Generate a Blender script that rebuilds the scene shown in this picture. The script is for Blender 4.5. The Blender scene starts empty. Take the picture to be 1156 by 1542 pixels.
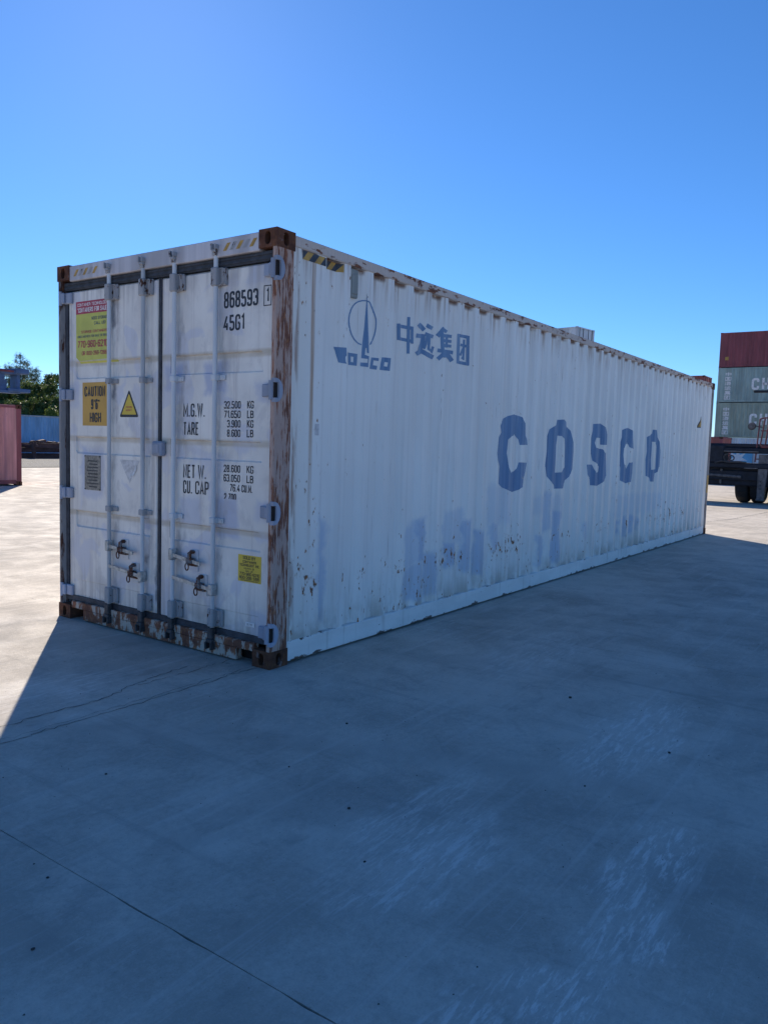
import bpy, bmesh, math, random
from mathutils import Vector, Matrix
random.seed(7)
SC = bpy.context.scene
COL = SC.collection
R = math.radians

# ------------------------------------------------------------------ camera
cam = bpy.data.cameras.new('camera'); camo = bpy.data.objects.new('camera', cam); COL.objects.link(camo)
rr = ((0.5764566456, -0.8165689915, 0.0302128751), (0.0524131018, 0.0738487710, 0.9958911717), (0.8154450334, 0.5725045337, -0.0853695285))
m = Matrix.Identity(4)
for i in range(3):
    m[i][0] = rr[0][i]; m[i][1] = rr[1][i]; m[i][2] = -rr[2][i]
m.translation = (-3.7420412, -3.5251318, 1.5238737)
camo.matrix_world = m
cam.sensor_fit = 'VERTICAL'; cam.sensor_height = 24.0; cam.lens = 24.0 * 1168.72 / 1542
cam.clip_start = 0.05; cam.clip_end = 5000
SC.camera = camo

# ------------------------------------------------------------------ sky, sun, exposure
SUN_AZ, SUN_EL = R(51.9), R(28.5)
w = bpy.data.worlds.new('World'); SC.world = w; w.use_nodes = True
wn = w.node_tree.nodes; wl = w.node_tree.links
for n in list(wn): wn.remove(n)
sky = wn.new('ShaderNodeTexSky'); sky.sky_type = 'NISHITA'; sky.sun_disc = False
sky.sun_elevation = SUN_EL; sky.sun_rotation = math.pi / 2 - SUN_AZ
sky.altitude = 900; sky.air_density = 1.0; sky.dust_density = 0.13; sky.ozone_density = 10.0
hs = wn.new('ShaderNodeHueSaturation'); hs.inputs['Saturation'].default_value = 1.05
bg = wn.new('ShaderNodeBackground'); bg.inputs['Strength'].default_value = 0.0432
wo = wn.new('ShaderNodeOutputWorld')
wl.new(sky.outputs[0], hs.inputs['Color']); wl.new(hs.outputs[0], bg.inputs[0]); wl.new(bg.outputs[0], wo.inputs[0])
sl = bpy.data.lights.new('sun', 'SUN'); sl.energy = 2.0; sl.angle = R(0.53); sl.color = (1.0, 0.90, 0.765)
so = bpy.data.objects.new('sun', sl); COL.objects.link(so)
sd = Vector((math.cos(SUN_EL) * math.cos(SUN_AZ), math.cos(SUN_EL) * math.sin(SUN_AZ), math.sin(SUN_EL)))
so.rotation_euler = sd.to_track_quat('Z', 'Y').to_euler(); so.location = (10, 12, 20)
vs = SC.view_settings; vs.view_transform = 'Standard'; vs.look = 'None'; vs.gamma = 1.0; vs.use_curve_mapping = False
vs.exposure = 1.82

# ------------------------------------------------------------------ node helper
class NT:
    def __init__(s, name, rough=0.7, metal=0.0, spec=0.5):
        s.m = bpy.data.materials.new(name); s.m.use_nodes = True
        s.t = s.m.node_tree; s.n = s.t.nodes; s.l = s.t.links
        s.p = s.n['Principled BSDF']
        s.p.inputs['Roughness'].default_value = rough; s.p.inputs['Metallic'].default_value = metal
        s.p.inputs['Specular IOR Level'].default_value = spec
        s._co = None
    def set(s, sock, v):
        if isinstance(v, bpy.types.NodeSocket): s.l.new(v, sock)
        elif isinstance(v, (tuple, list)) and len(v) == 3 and sock.type == 'RGBA': sock.default_value = (*v, 1)
        else: sock.default_value = v
    def co(s):
        if s._co is None: s._co = s.n.new('ShaderNodeTexCoord').outputs['Object']
        return s._co
    def wco(s): return s.n.new('ShaderNodeNewGeometry').outputs['Position']
    def xyz(s, v=None):
        n = s.n.new('ShaderNodeSeparateXYZ'); s.set(n.inputs[0], v or s.co()); return n.outputs
    def map(s, v, sc=(1, 1, 1), loc=(0, 0, 0), rot=(0, 0, 0)):
        n = s.n.new('ShaderNodeMapping'); s.set(n.inputs['Vector'], v)
        n.inputs['Scale'].default_value = sc; n.inputs['Location'].default_value = loc; n.inputs['Rotation'].default_value = rot
        return n.outputs[0]
    def noise(s, v, scale, det=4, rough=0.55, dist=0.0):
        n = s.n.new('ShaderNodeTexNoise'); s.set(n.inputs['Vector'], v); n.inputs['Scale'].default_value = scale
        n.inputs['Detail'].default_value = det; n.inputs['Roughness'].default_value = rough; n.inputs['Distortion'].default_value = dist
        return n.outputs['Fac']
    def vor(s, v, scale, feat='F1'):
        n = s.n.new('ShaderNodeTexVoronoi'); s.set(n.inputs['Vector'], v); n.inputs['Scale'].default_value = scale; n.feature = feat
        return n.outputs['Distance']
    def op(s, o, a, b=0.0, c=0.0):
        n = s.n.new('ShaderNodeMath'); n.operation = o
        for i, v in enumerate((a, b, c)): s.set(n.inputs[i], v)
        return n.outputs[0]
    def add(s, a, b): return s.op('ADD', a, b)
    def sub(s, a, b): return s.op('SUBTRACT', a, b)
    def mul(s, a, b): return s.op('MULTIPLY', a, b)
    def mx(s, a, b): return s.op('MAXIMUM', a, b)
    def step(s, v, a, b, lo=0.0, hi=1.0):      # smooth ramp of v from a to b
        n = s.n.new('ShaderNodeMapRange'); n.interpolation_type = 'SMOOTHSTEP'
        s.set(n.inputs[0], v); n.inputs[1].default_value = a; n.inputs[2].default_value = b
        n.inputs[3].default_value = lo; n.inputs[4].default_value = hi
        return n.outputs[0]
    def band(s, v, a, b, e):                   # 1 inside a..b, soft edge e
        return s.mul(s.step(v, a - e, a + e), s.step(v, b - e, b + e, 1, 0))
    def mix(s, f, a, b, mode='MIX'):
        n = s.n.new('ShaderNodeMix'); n.data_type = 'RGBA'; n.blend_type = mode
        s.set(n.inputs[0], f); s.set(n.inputs[6], a); s.set(n.inputs[7], b)
        return n.outputs[2]
    def bump(s, h, st=0.3, d=0.01):
        n = s.n.new('ShaderNodeBump'); n.inputs['Strength'].default_value = st; n.inputs['Distance'].default_value = d
        s.set(n.inputs['Height'], h); s.l.new(n.outputs[0], s.p.inputs['Normal'])
    def out(s, c, rough=None):
        s.set(s.p.inputs['Base Color'], c)
        if rough is not None: s.set(s.p.inputs['Roughness'], rough)
        return s.m

RUST_D, RUST_M, RUST_O = (0.060, 0.026, 0.018), (0.13, 0.055, 0.032), (0.30, 0.13, 0.045)

# ------------------------------------------------------------------ materials
def paint(name, c, var=0.12, rough=0.55, rust=0.5, seed=0.0, fade=(1.25, 0.8)):
    """worn paint with soft vertical streaks and small rust spots"""
    t = NT(name, rough)
    v = t.map(t.co(), loc=(seed, seed * 1.7, seed * 0.6))
    a = t.noise(t.map(v, (1.2, 1.2, 0.35)), 1.6, 5)
    b = t.noise(t.map(v, (9, 9, 0.4)), 1.4, 4)
    f = t.step(t.add(t.mul(a, 0.6), t.mul(b, 0.4)), 0.35, 0.65)
    col = t.mix(f, tuple(x * fade[1] for x in c), tuple(min(x * fade[0], 0.85) for x in c))
    sp = t.noise(t.map(v, (1, 1, 0.35)), 16, 6, 0.7)
    big = t.noise(v, 1.1, 3)
    r = t.step(t.add(t.mul(sp, 0.75), t.mul(big, 0.3)), 0.70 - 0.06 * rust, 0.76 - 0.06 * rust)
    col = t.mix(r, col, t.mix(sp, RUST_O, RUST_D))
    t.bump(sp, 0.08, 0.004)
    return t.out(col)

def flat(name, c, rough=0.6, metal=0.0, var=0.25, scale=9.0):
    t = NT(name, rough, metal)
    n = t.noise(t.co(), scale, 5, 0.6)
    return t.out(t.mix(t.step(n, 0.3, 0.7), tuple(x * (1 - var) for x in c), tuple(min(1, x * (1 + var)) for x in c)))

def rect_mask(t, x, z, x0, x1, z0, z1, e=0.02):
    return t.mul(t.band(x, x0, x1, e), t.band(z, z0, z1, e))

PITCH, X0C, NCOR = 0.2775, 0.512, 41

def mat_side():
    t = NT('white_side_paint', 0.5)
    co = t.co(); x, y, z = t.xyz()
    lo = t.noise(t.map(co, (0.7, 0.7, 0.5)), 1.3, 4)
    st = t.noise(t.map(co, (11, 6, 0.22)), 1.5, 5, 0.6)
    st2 = t.noise(t.map(co, (34, 8, 0.5)), 1.2, 4, 0.6)
    col = t.mix(t.step(lo, 0.35, 0.65), (0.79, 0.775, 0.735), (0.86, 0.85, 0.81))
    col = t.mix(t.mul(t.step(st, 0.48, 0.70), 0.32), col, (0.58, 0.56, 0.53))
    col = t.mix(t.mul(t.step(st2, 0.55, 0.75), 0.16), col, (0.87, 0.86, 0.83))
    # cream primer showing at the front end
    col = t.mix(t.mul(t.step(x, 0.52, 0.2), 0.55), col, (0.74, 0.71, 0.63))
    # over-painted patches (old graffiti painted out), with ragged edges
    wob = t.sub(t.noise(t.map(co, (5, 5, 5)), 1.0, 3), 0.5)
    wx = t.add(x, t.add(t.mul(wob, 0.22), t.mul(t.sub(t.noise(t.map(co, (22, 22, 22)), 1.0, 3), .5), .06))); wz = t.add(z, t.mul(t.sub(t.noise(t.map(co, (4, 4, 4), (3, 1, 7)), 1.0, 4), 0.5), 0.22))
    pats = [(0.50, 0.62, 0.22, 1.00, .6), (1.60, 1.90, 0.20, 0.52, .6), (1.62, 1.98, 0.5, 0.86, .45), (1.95, 2.14, 0.2, 0.62, .65), (1.80, 1.98, .52, .9, .75),
            (2.28, 2.46, 0.42, 0.68, .8), (2.30, 2.62, .66, .95, .35), (2.60, 2.80, 0.36, 0.85, .7), (2.86, 3.06, 0.28, 0.72, .75), (3.18, 3.40, 0.5, 0.8, .55), (3.12, 3.6, .75, 1.15, .28),
            (4.30, 4.52, 0.22, 0.56, .65), (4.42, 4.62, .6, 1.05, .5), (4.66, 4.92, 0.2, 0.86, .7), (4.2, 5.0, .8, 1.0, .25), (5.70, 5.86, 0.4, 0.62, .5), (6.92, 7.08, 0.36, 0.58, .7), (7.2, 7.38, 0.34, 0.62, .7),
            (7.48, 7.64, .34, .64, .7), (7.76, 7.92, 0.36, 0.58, .6), (6.8, 9.2, .62, .92, .2)]
    pm = 0.0
    for (a, b, c, d, s) in pats:
        pm = t.mx(pm, t.mul(rect_mask(t, wx, wz, a, b, c, d, 0.04), s * .85))
    pm = t.mul(pm, t.step(st2, .15, .55, .6, 1.0))
    col = t.mix(pm, col, (0.27, 0.41, 0.62))
    # rust: specks, streaks under the rail, dashes at a scraped height, near ends, big drip by the post
    sp = t.noise(t.map(co, (1, 1, 0.55)), 30, 4, 0.62)
    sp2 = t.noise(t.map(co, (1, 1, 0.08)), 22, 4, 0.6)
    reg = t.noise(co, 0.9, 3)
    ph = t.op('FRACT', t.mul(t.sub(x, X0C), 1 / PITCH))
    ridge = t.mx(t.band(ph, 0.72, 0.80, 0.03), t.mul(t.band(ph, 0.96, 1.02, 0.03), 0.8))
    low = t.step(z, 1.35, 0.1)
    dash = t.mul(t.band(z, 0.46, 0.60, 0.05), t.step(t.noise(t.map(co, (1.2, 1, 0.01)), 3.0, 2), 0.42, 0.6))
    edge = t.step(x, 0.6, 0.3)
    prob = t.add(t.add(t.mul(low, 0.055), t.mul(ridge, 0.055)), t.add(t.mul(dash, 0.115), t.add(t.mul(t.sub(reg, 0.5), 0.28), t.mul(edge, 0.055))))
    rs = t.step(t.add(sp, prob), 0.735, 0.765)
    halo = t.step(t.add(sp, prob), 0.66, 0.75)
    rs2 = t.step(t.add(sp2, t.add(t.mul(ridge, 0.085), t.mul(t.add(low, -0.5), 0.05))), 0.755, 0.78)
    top = t.mul(t.step(z, 2.50, 2.80), t.step(t.noise(t.map(co, (22, 22, 1.2)), 1.0, 5), 0.46, 0.66))
    foot = t.mul(t.step(z, 0.36, 0.15), t.step(t.noise(t.map(co, (7, 7, 4)), 1.0, 5), 0.42, 0.62))
    col = t.mix(t.mul(halo, 0.28), col, (0.50, 0.37, 0.24))
    col = t.mix(t.mul(top, 0.6), col, (0.34, 0.21, 0.13))
    col = t.mix(t.mul(foot, 0.55), col, (0.33, 0.28, 0.22))
    drip = t.mul(t.band(t.add(x, t.mul(t.sub(t.noise(t.map(co, (2, 2, 1.5)), 1.5, 3), 0.5), 0.02)), 0.365, 0.40, 0.012), t.step(z, 0.35, 2.1))
    drip = t.mul(drip, t.step(st2, 0.28, 0.55))
    col = t.mix(t.mul(drip, 0.85), col, (0.36, 0.19, 0.09))
    d2 = t.mul(t.band(x, 0.185, 0.235, 0.02), t.step(t.noise(t.map(co, (18, 18, 2.4)), 1.0, 5), 0.44, 0.6))
    col = t.mix(t.mul(d2, 0.75), col, (0.26, 0.12, 0.07))
    lowd = t.mul(t.step(z, 0.75, 0.16), t.step(t.noise(t.map(co, (10, 10, 1.1), (6, 0, 2)), 1.3, 5, .62), .44, .66))
    col = t.mix(t.mul(lowd, 0.42), col, (0.50, 0.44, 0.36))
    thin = t.step(t.add(t.noise(t.map(co, (60, 4, 1.6)), 1.0, 3, .5), t.mul(reg, .12)), .755, .785)
    col = t.mix(t.mul(thin, 0.45), col, (0.20, 0.13, 0.10))
    rc = t.mix(t.step(t.noise(co, 45, 3), .35, .65), (0.40, 0.17, 0.06), (0.11, 0.05, 0.032))
    col = t.mix(rs, col, rc)
    col = t.mix(t.mul(rs2, 0.9), col, (0.15, 0.085, 0.06))
    nt = t.mul(t.mul(t.band(ph, 0.06, 0.66, 0.05), t.step(z, 2.765, 2.80)), t.step(t.noise(t.map(co, (9, 9, 9)), 1.0, 4), .3, .5))
    col = t.mix(t.mul(nt, 0.92), col, (0.17, 0.085, 0.05))
    h = t.add(t.mul(t.noise(t.map(co, (1, 1, 0.6)), 2.2, 3), 1.0), t.mul(sp, 0.05))
    t.bump(h, 0.22, 0.03)
    return t.out(col, t.add(0.42, t.mul(rs, 0.4)))

def mat_door():
    t = NT('grey_door_paint', 0.55)
    co = t.co(); x, y, z = t.xyz()
    lo = t.noise(t.map(co, (1, 1.5, 1.0)), 1.7, 5, 0.6)
    pat = t.noise(t.map(co, (1, 2.0, 2.2), (0, 3, 5)), 1.3, 3, 0.5, 0.6)
    st = t.noise(t.map(co, (10, 16, 0.6)), 1.4, 5, 0.6)
    col = t.mix(t.step(lo, 0.38, 0.64), (0.74, 0.70, 0.645), (0.85, 0.81, 0.745))
    col = t.mix(t.mul(t.step(pat, 0.53, 0.59), 0.55), col, (0.56, 0.575, 0.67))         # touched-up patches
    col = t.mix(t.mul(t.step(st, 0.52, 0.72), 0.45), col, (0.54, 0.49, 0.46))
    wob = t.mul(t.sub(t.noise(co, 7, 4), 0.5), 0.14)
    wy = t.add(y, wob); wz = t.add(z, t.mul(t.sub(t.noise(t.map(co, loc=(4, 4, 4)), 6, 4), 0.5), 0.14))
    pm = 0.0
    for (a, b, c, d, s) in ((0.50, 0.72, 1.84, 2.06, .8), (0.94, 1.12, 1.86, 2.06, .8), (0.75, 0.98, .9, 1.1, .5), (0.36, 0.62, 0.84, 1.12, .7), (1.88, 2.18, 1.02, 1.44, .55), (1.30, 1.42, .8, .98, .6),
                            (0.05, 0.2, 1.76, 1.94, .6), (0.05, .2, .98, 1.14, .5), (2.2, 2.36, 1.76, 1.95, .5), (0.05, 0.24, 0.16, .38, .55), (.05, .3, 2.56, 2.72, .55), (1.32, 1.72, .36, .8, .3), (.55, .98, .36, .8, .3)):
        pm = t.mx(pm, t.mul(rect_mask(t, wy, wz, a, b, c, d, 0.03), s))
    col = t.mix(pm, col, (0.43, 0.47, 0.61))
    sp = t.noise(t.map(co, (1, 1, 0.6)), 20, 5, 0.7)
    low = t.step(z, 0.6, 0.1)
    rs = t.step(t.add(sp, t.add(t.mul(low, 0.05), t.mul(t.sub(lo, 0.5), 0.12))), 0.735, 0.77)
    col = t.mix(rs, col, t.mix(sp, RUST_O, RUST_D))
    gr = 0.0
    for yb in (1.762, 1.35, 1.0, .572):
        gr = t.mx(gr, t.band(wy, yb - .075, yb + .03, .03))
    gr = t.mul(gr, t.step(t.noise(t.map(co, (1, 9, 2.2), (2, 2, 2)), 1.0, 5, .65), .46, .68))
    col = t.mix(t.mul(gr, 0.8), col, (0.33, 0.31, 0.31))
    smg = t.step(t.noise(t.map(co, (1, 3.1, 1.9), (4, 9, 1)), 1.5, 6, .66, .5), .50, .66)
    col = t.mix(t.mul(smg, 0.42), col, (0.50, 0.47, 0.455))
    edg = t.mx(t.step(z, .60, .19), t.mx(t.step(z, 2.45, 2.69), t.mx(t.band(y, 1.12, 1.30, .05), t.step(y, 2.2, 2.34))))
    col = t.mix(t.mul(t.mul(edg, t.step(st, .40, .62)), .55), col, (0.44, 0.405, 0.375))
    blk = 0.0
    for (a, b, c, d) in ((1.735, 1.775, 2.38, 2.60), (1.735, 1.77, 1.80, 1.95), (1.33, 1.36, .55, .62), (1.205, 1.235, .3, .6)):
        blk = t.mx(blk, rect_mask(t, wy, wz, a, b, c, d, .02))
    col = t.mix(t.mul(blk, 0.75), col, (0.13, 0.13, 0.15))
    spk = t.step(t.noise(t.map(co, (1, 1, .7), (8, 1, 1)), 13, 5, .7), .70, .75)
    col = t.mix(t.mul(spk, 0.4), col, (0.36, 0.34, 0.36))
    bounce_tint = t.mul(t.noise(t.map(co, (1, 5, 20)), 1.0, 4), t.mx(t.band(z, 2.09, 2.14, .012), t.mx(t.band(z, 1.485, 1.53, .012), t.band(z, .875, .92, .012))))
    col = t.mix(t.mul(bounce_tint, 0.9), col, (0.42, 0.33, 0.20))  # warm ground bounce painted along the upper slope of each recess
    foot = t.mul(t.step(z, 0.42, 0.16), t.step(t.noise(co, 5, 5), 0.4, 0.65))
    col = t.mix(t.mul(foot, 0.6), col, (0.30, 0.28, 0.25))
    t.bump(t.add(t.noise(co, 2.6, 3), t.mul(sp, 0.06)), 0.35, 0.02)
    return t.out(col, t.add(0.48, t.mul(rs, 0.35)))

def mat_rusty(name, keep, keepcol, rustmul=1.0, vs=(14, 14, 1.3)):
    """flaking paint over rust: keep = share of paint left"""
    t = NT(name, 0.85, spec=0.25)
    co = t.co()
    n1 = t.noise(t.map(co, vs), 1.6, 6, 0.68)
    n2 = t.noise(t.map(co, (vs[0] * .4, vs[1] * .4, vs[2] * 1.3), (5, 2, 9)), 1.3, 5, 0.6)
    n3 = t.noise(t.map(co, (60, 60, 22)), 1.0, 3, 0.6)
    base = t.mix(t.step(n2, 0.34, 0.66), tuple(c * rustmul for c in RUST_D), tuple(c * rustmul for c in RUST_M))
    base = t.mix(t.mul(t.step(n3, 0.5, 0.75), 0.45), base, tuple(c * rustmul * .7 for c in RUST_O))
    pk = t.step(t.add(t.mul(n1, 0.62), t.mul(n2, 0.38)), 0.60 - 0.2 * keep, 0.64 - 0.2 * keep)
    col = t.mix(pk, base, t.mix(n3, tuple(c * 0.72 for c in keepcol), keepcol))
    t.bump(t.add(t.mul(pk, 0.6), t.mul(n3, 0.4)), 0.5, 0.006)
    return t.out(col)

M = {}
M['side'] = mat_side(); M['door'] = mat_door()
M['post'] = mat_rusty('flaking_post_paint', 0.72, (0.56, 0.40, 0.335), 2.9, (30, 30, 2.6))
M['post_grey'] = mat_rusty('grey_post_paint', 0.85, (0.30, 0.29, 0.29))
M['casting'] = mat_rusty('rusty_casting', 0.2, (0.22, 0.16, 0.15), 1.25, (9, 9, 6))
M['sill'] = mat_rusty('flaking_sill_paint', 0.50, (0.58, 0.50, 0.42), 2.5, (16, 16, 5))
M['rail_top'] = mat_rusty('rusty_top_rail', 0.80, (0.66, 0.58, 0.52), 2.2, (5.0, 14, 11))
M['rail_bot'] = None
def mat_railbot():
    t = NT('bottom_rail_paint', 0.55); co = t.co(); x, y, z = t.xyz()
    n = t.noise(t.map(co, (1.2, 1, 4)), 2.0, 5); s = t.noise(t.map(co, (14, 5, 1.0)), 1.0, 5)
    col = t.mix(t.step(n, .35, .65), (0.74, 0.735, 0.71), (0.82, 0.815, 0.79))
    col = t.mix(t.mul(t.step(s, .55, .72), .45), col, (0.40, 0.36, 0.31))
    g = t.noise(t.map(co, (5, 5, 14)), 1.3, 6, .65)
    e = t.mx(t.step(z, 0.06, 0.008), t.mul(t.step(z, 0.142, 0.164), 0.7))
    r = t.step(t.add(g, t.mul(e, 0.17)), 0.655, 0.70)
    col = t.mix(r, col, t.mix(g, RUST_M, (0.10, 0.085, 0.075)))
    t.bump(g, .15, .006)
    return t.out(col)
M['rail_bot'] = mat_railbot()
M['header'] = paint('header_paint', (0.52, 0.50, 0.52), rust=0.2, seed=4)
M['bar'] = paint('locking_bar_paint', (0.50, 0.52, 0.54), rust=0.35, seed=2.2)
M['lug'] = paint('hinge_paint', (0.30, 0.335, 0.42), rust=0.1, seed=6.1)
M['bracket'] = mat_rusty('bracket_steel', 1.0, (0.42, 0.42, 0.43), 1.0, (20, 20, 9))
M['galv'] = flat('galvanised_handle', (0.40, 0.41, 0.40), 0.45, 0.3, 0.35, 30)
M['dark_steel'] = flat('dark_steel', (0.055, 0.055, 0.06), 0.6, 0.2, 0.4, 25)
M['hasp'] = mat_rusty('hasp_steel', .5, (0.20, 0.20, 0.21), 1.2, (30, 30, 20))
M['rubber'] = flat('black_rubber_seal', (0.045, 0.05, 0.062), 0.7, 0, 0.4, 14)
M['hollow'] = flat('hollow_shade', (0.015, 0.012, 0.012), 0.9)  # near-black colour painting in the shade inside openings
M['ink'] = flat('black_lettering', (0.022, 0.024, 0.033), 0.5, 0, 0.35, 40)
def mat_blue():
    t = NT('blue_lettering', 0.5); co = t.co()
    a = t.noise(t.map(co, (16, 8, .5)), 1.2, 5); b = t.noise(t.map(co, (1, 1, .5)), 19, 5, .68)
    col = t.mix(t.step(a, .35, .7), (0.105, 0.215, 0.38), (0.165, 0.29, 0.46))
    col = t.mix(t.mul(t.step(t.noise(t.map(co, (30, 8, .7)), 1.2, 5, .65), .52, .72), .45), col, (0.45, 0.53, 0.62))
    col = t.mix(t.step(b, .68, .73), col, (0.45, 0.42, 0.40))
    return t.out(col)
M['blue'] = mat_blue()
M['yellow'] = flat('yellow_sticker', (0.66, 0.47, 0.045), 0.45, 0, 0.08, 5)
M['lemon'] = flat('lemon_sticker', (0.56, 0.54, 0.09), 0.45, 0, 0.10, 5)
M['orange'] = flat('orange_sticker', (0.56, 0.31, 0.045), 0.45, 0, 0.08, 5)
M['red'] = flat('red_print', (0.42, 0.045, 0.075), 0.5, 0, 0.15, 8)
M['white_ink'] = flat('white_print', (0.82, 0.80, 0.78), 0.5, 0, 0.12, 12)
M['navy_ink'] = flat('navy_print', (0.05, 0.08, 0.14), 0.5, 0, 0.2, 12)
M['plate'] = flat('tarnished_plate', (0.23, 0.21, 0.18), 0.55, 0.2, 0.35, 40)
M['ghost'] = flat('sticker_residue', (0.56, 0.55, 0.55), 0.5, 0, 0.2, 30)
M['foil'] = flat('torn_sticker', (0.62, 0.63, 0.65), 0.4, 0, 0.2, 50)
M['vent'] = paint('vent_paint', (0.22, 0.235, 0.22), rust=0.3, seed=1.3)
M['amber'] = flat('amber_tape', (0.46, 0.27, 0.055), 0.5, 0, 0.25, 18)
M['black_tape'] = flat('black_tape', (0.035, 0.04, 0.055), 0.5, 0, 0.3, 18)
M['roof'] = paint('roof_paint', (0.45, 0.45, 0.45), rust=0.8, seed=9)

# ------------------------------------------------------------------ mesh builder
class MB:
    def __init__(s): s.v = []; s.f = []; s.mi = []
    def face(s, pts, mi=0):
        n = len(s.v); s.v += [tuple(p) for p in pts]; s.f.append(tuple(range(n, n + len(pts)))); s.mi.append(mi)
    def box(s, x0, y0, z0, x1, y1, z1, mi=0, ch=0.0):
        if x0 > x1: x0, x1 = x1, x0
        if y0 > y1: y0, y1 = y1, y0
        if z0 > z1: z0, z1 = z1, z0
        n = len(s.v)
        if ch <= 0:
            s.v += [(x0, y0, z0), (x1, y0, z0), (x1, y1, z0), (x0, y1, z0), (x0, y0, z1), (x1, y0, z1), (x1, y1, z1), (x0, y1, z1)]
            fs = [(0, 3, 2, 1), (4, 5, 6, 7), (0, 1, 5, 4), (1, 2, 6, 5), (2, 3, 7, 6), (3, 0, 4, 7)]
            s.f += [tuple(n + i for i in f) for f in fs]; s.mi += [mi] * 6
        else:
            c = min(ch, (x1 - x0) * .45, (y1 - y0) * .45, (z1 - z0) * .45)
            bm = bmesh.new(); bmesh.ops.create_cube(bm, size=1.0)
            for q in bm.verts: q.co = Vector(((x0 + x1) / 2 + q.co.x * (x1 - x0), (y0 + y1) / 2 + q.co.y * (y1 - y0), (z0 + z1) / 2 + q.co.z * (z1 - z0)))
            bmesh.ops.bevel(bm, geom=bm.edges[:], offset=c, segments=1, affect='EDGES')
            s.add_bm(bm, mi); bm.free()
        return s
    def add_bm(s, bm, mi=0):
        n = len(s.v); bm.verts.index_update()
        s.v += [tuple(q.co) for q in bm.verts]
        for f in bm.faces: s.f.append(tuple(n + q.index for q in f.verts)); s.mi.append(mi)
    def tube(s, p, q, r, n=10, mi=0, r2=None, caps=True):
        p, q = Vector(p), Vector(q); d = (q - p).normalized(); r2 = r if r2 is None else r2
        u = d.orthogonal().normalized(); w_ = d.cross(u); b = len(s.v)
        for c, rad in ((p, r), (q, r2)):
            for k in range(n):
                a = 2 * math.pi * k / n; s.v.append(tuple(c + (u * math.cos(a) + w_ * math.sin(a)) * rad))
        for k in range(n): s.f.append((b + k, b + (k + 1) % n, b + n + (k + 1) % n, b + n + k)); s.mi.append(mi)
        if caps:
            s.f.append(tuple(b + k for k in reversed(range(n)))); s.mi.append(mi)
            s.f.append(tuple(b + n + k for k in range(n))); s.mi.append(mi)
        return s
    def path(s, pts, r, n=8, mi=0):
        for a, b in zip(pts, pts[1:]): s.tube(a, b, r, n, mi)
        return s
    def prism(s, poly, axis, a, b, mi=0):
        """poly: 2D outline in the two other axes (order x,y,z without axis), extruded a..b along axis"""
        def P(p, t):
            l = list(p); l.insert(axis, t); return tuple(l)
        n = len(poly); k = len(s.v)
        s.v += [P(p, a) for p in poly] + [P(p, b) for p in poly]
        s.f.append(tuple(k + i for i in range(n))); s.f.append(tuple(k + n + i for i in reversed(range(n)))); s.mi += [mi, mi]
        for i in range(n): s.f.append((k + i, k + n + i, k + n + (i + 1) % n, k + (i + 1) % n)); s.mi.append(mi)
        return s
    def mesh(s, name, mats, smooth=False):
        me = bpy.data.meshes.new(name); me.from_pydata(s.v, [], s.f)
        for mt in (mats if isinstance(mats, (list, tuple)) else [mats]): me.materials.append(mt)
        me.polygons.foreach_set('material_index', s.mi)
        bm = bmesh.new(); bm.from_mesh(me); bmesh.ops.recalc_face_normals(bm, faces=bm.faces[:])
        bm.to_mesh(me); bm.free()
        if smooth:
            me.polygons.foreach_set('use_smooth', [True] * len(me.polygons))
            me.set_sharp_from_angle(angle=R(40))
        me.update(); return me
    def build(s, name, mats, parent=None, smooth=False, label=None):
        return link(name, s.mesh(name, mats, smooth), parent, label)

def link(name, me, parent=None, label=None):
    o = bpy.data.objects.new(name, me); COL.objects.link(o)
    if parent: o.parent = parent
    if label: o['label'] = label
    return o
def tag(o, label=None, cat=None, group=None, kind=None):
    if label: o['label'] = label
    if cat: o['category'] = cat
    if group: o['group'] = group
    if kind: o['kind'] = kind
    return o
def empty(name, loc=(0, 0, 0), rz=0.0):
    o = bpy.data.objects.new(name, None); COL.objects.link(o); o.location = loc; o.rotation_euler = (0, 0, rz); o.empty_display_size = .3; return o

# ------------------------------------------------------------------ lettering (stroke font)
def rbox(x0, y0, x1, y1): return [(x0, y0), (x1, y0), (x1, y1), (x0, y1), (x0, y0)]
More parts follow.
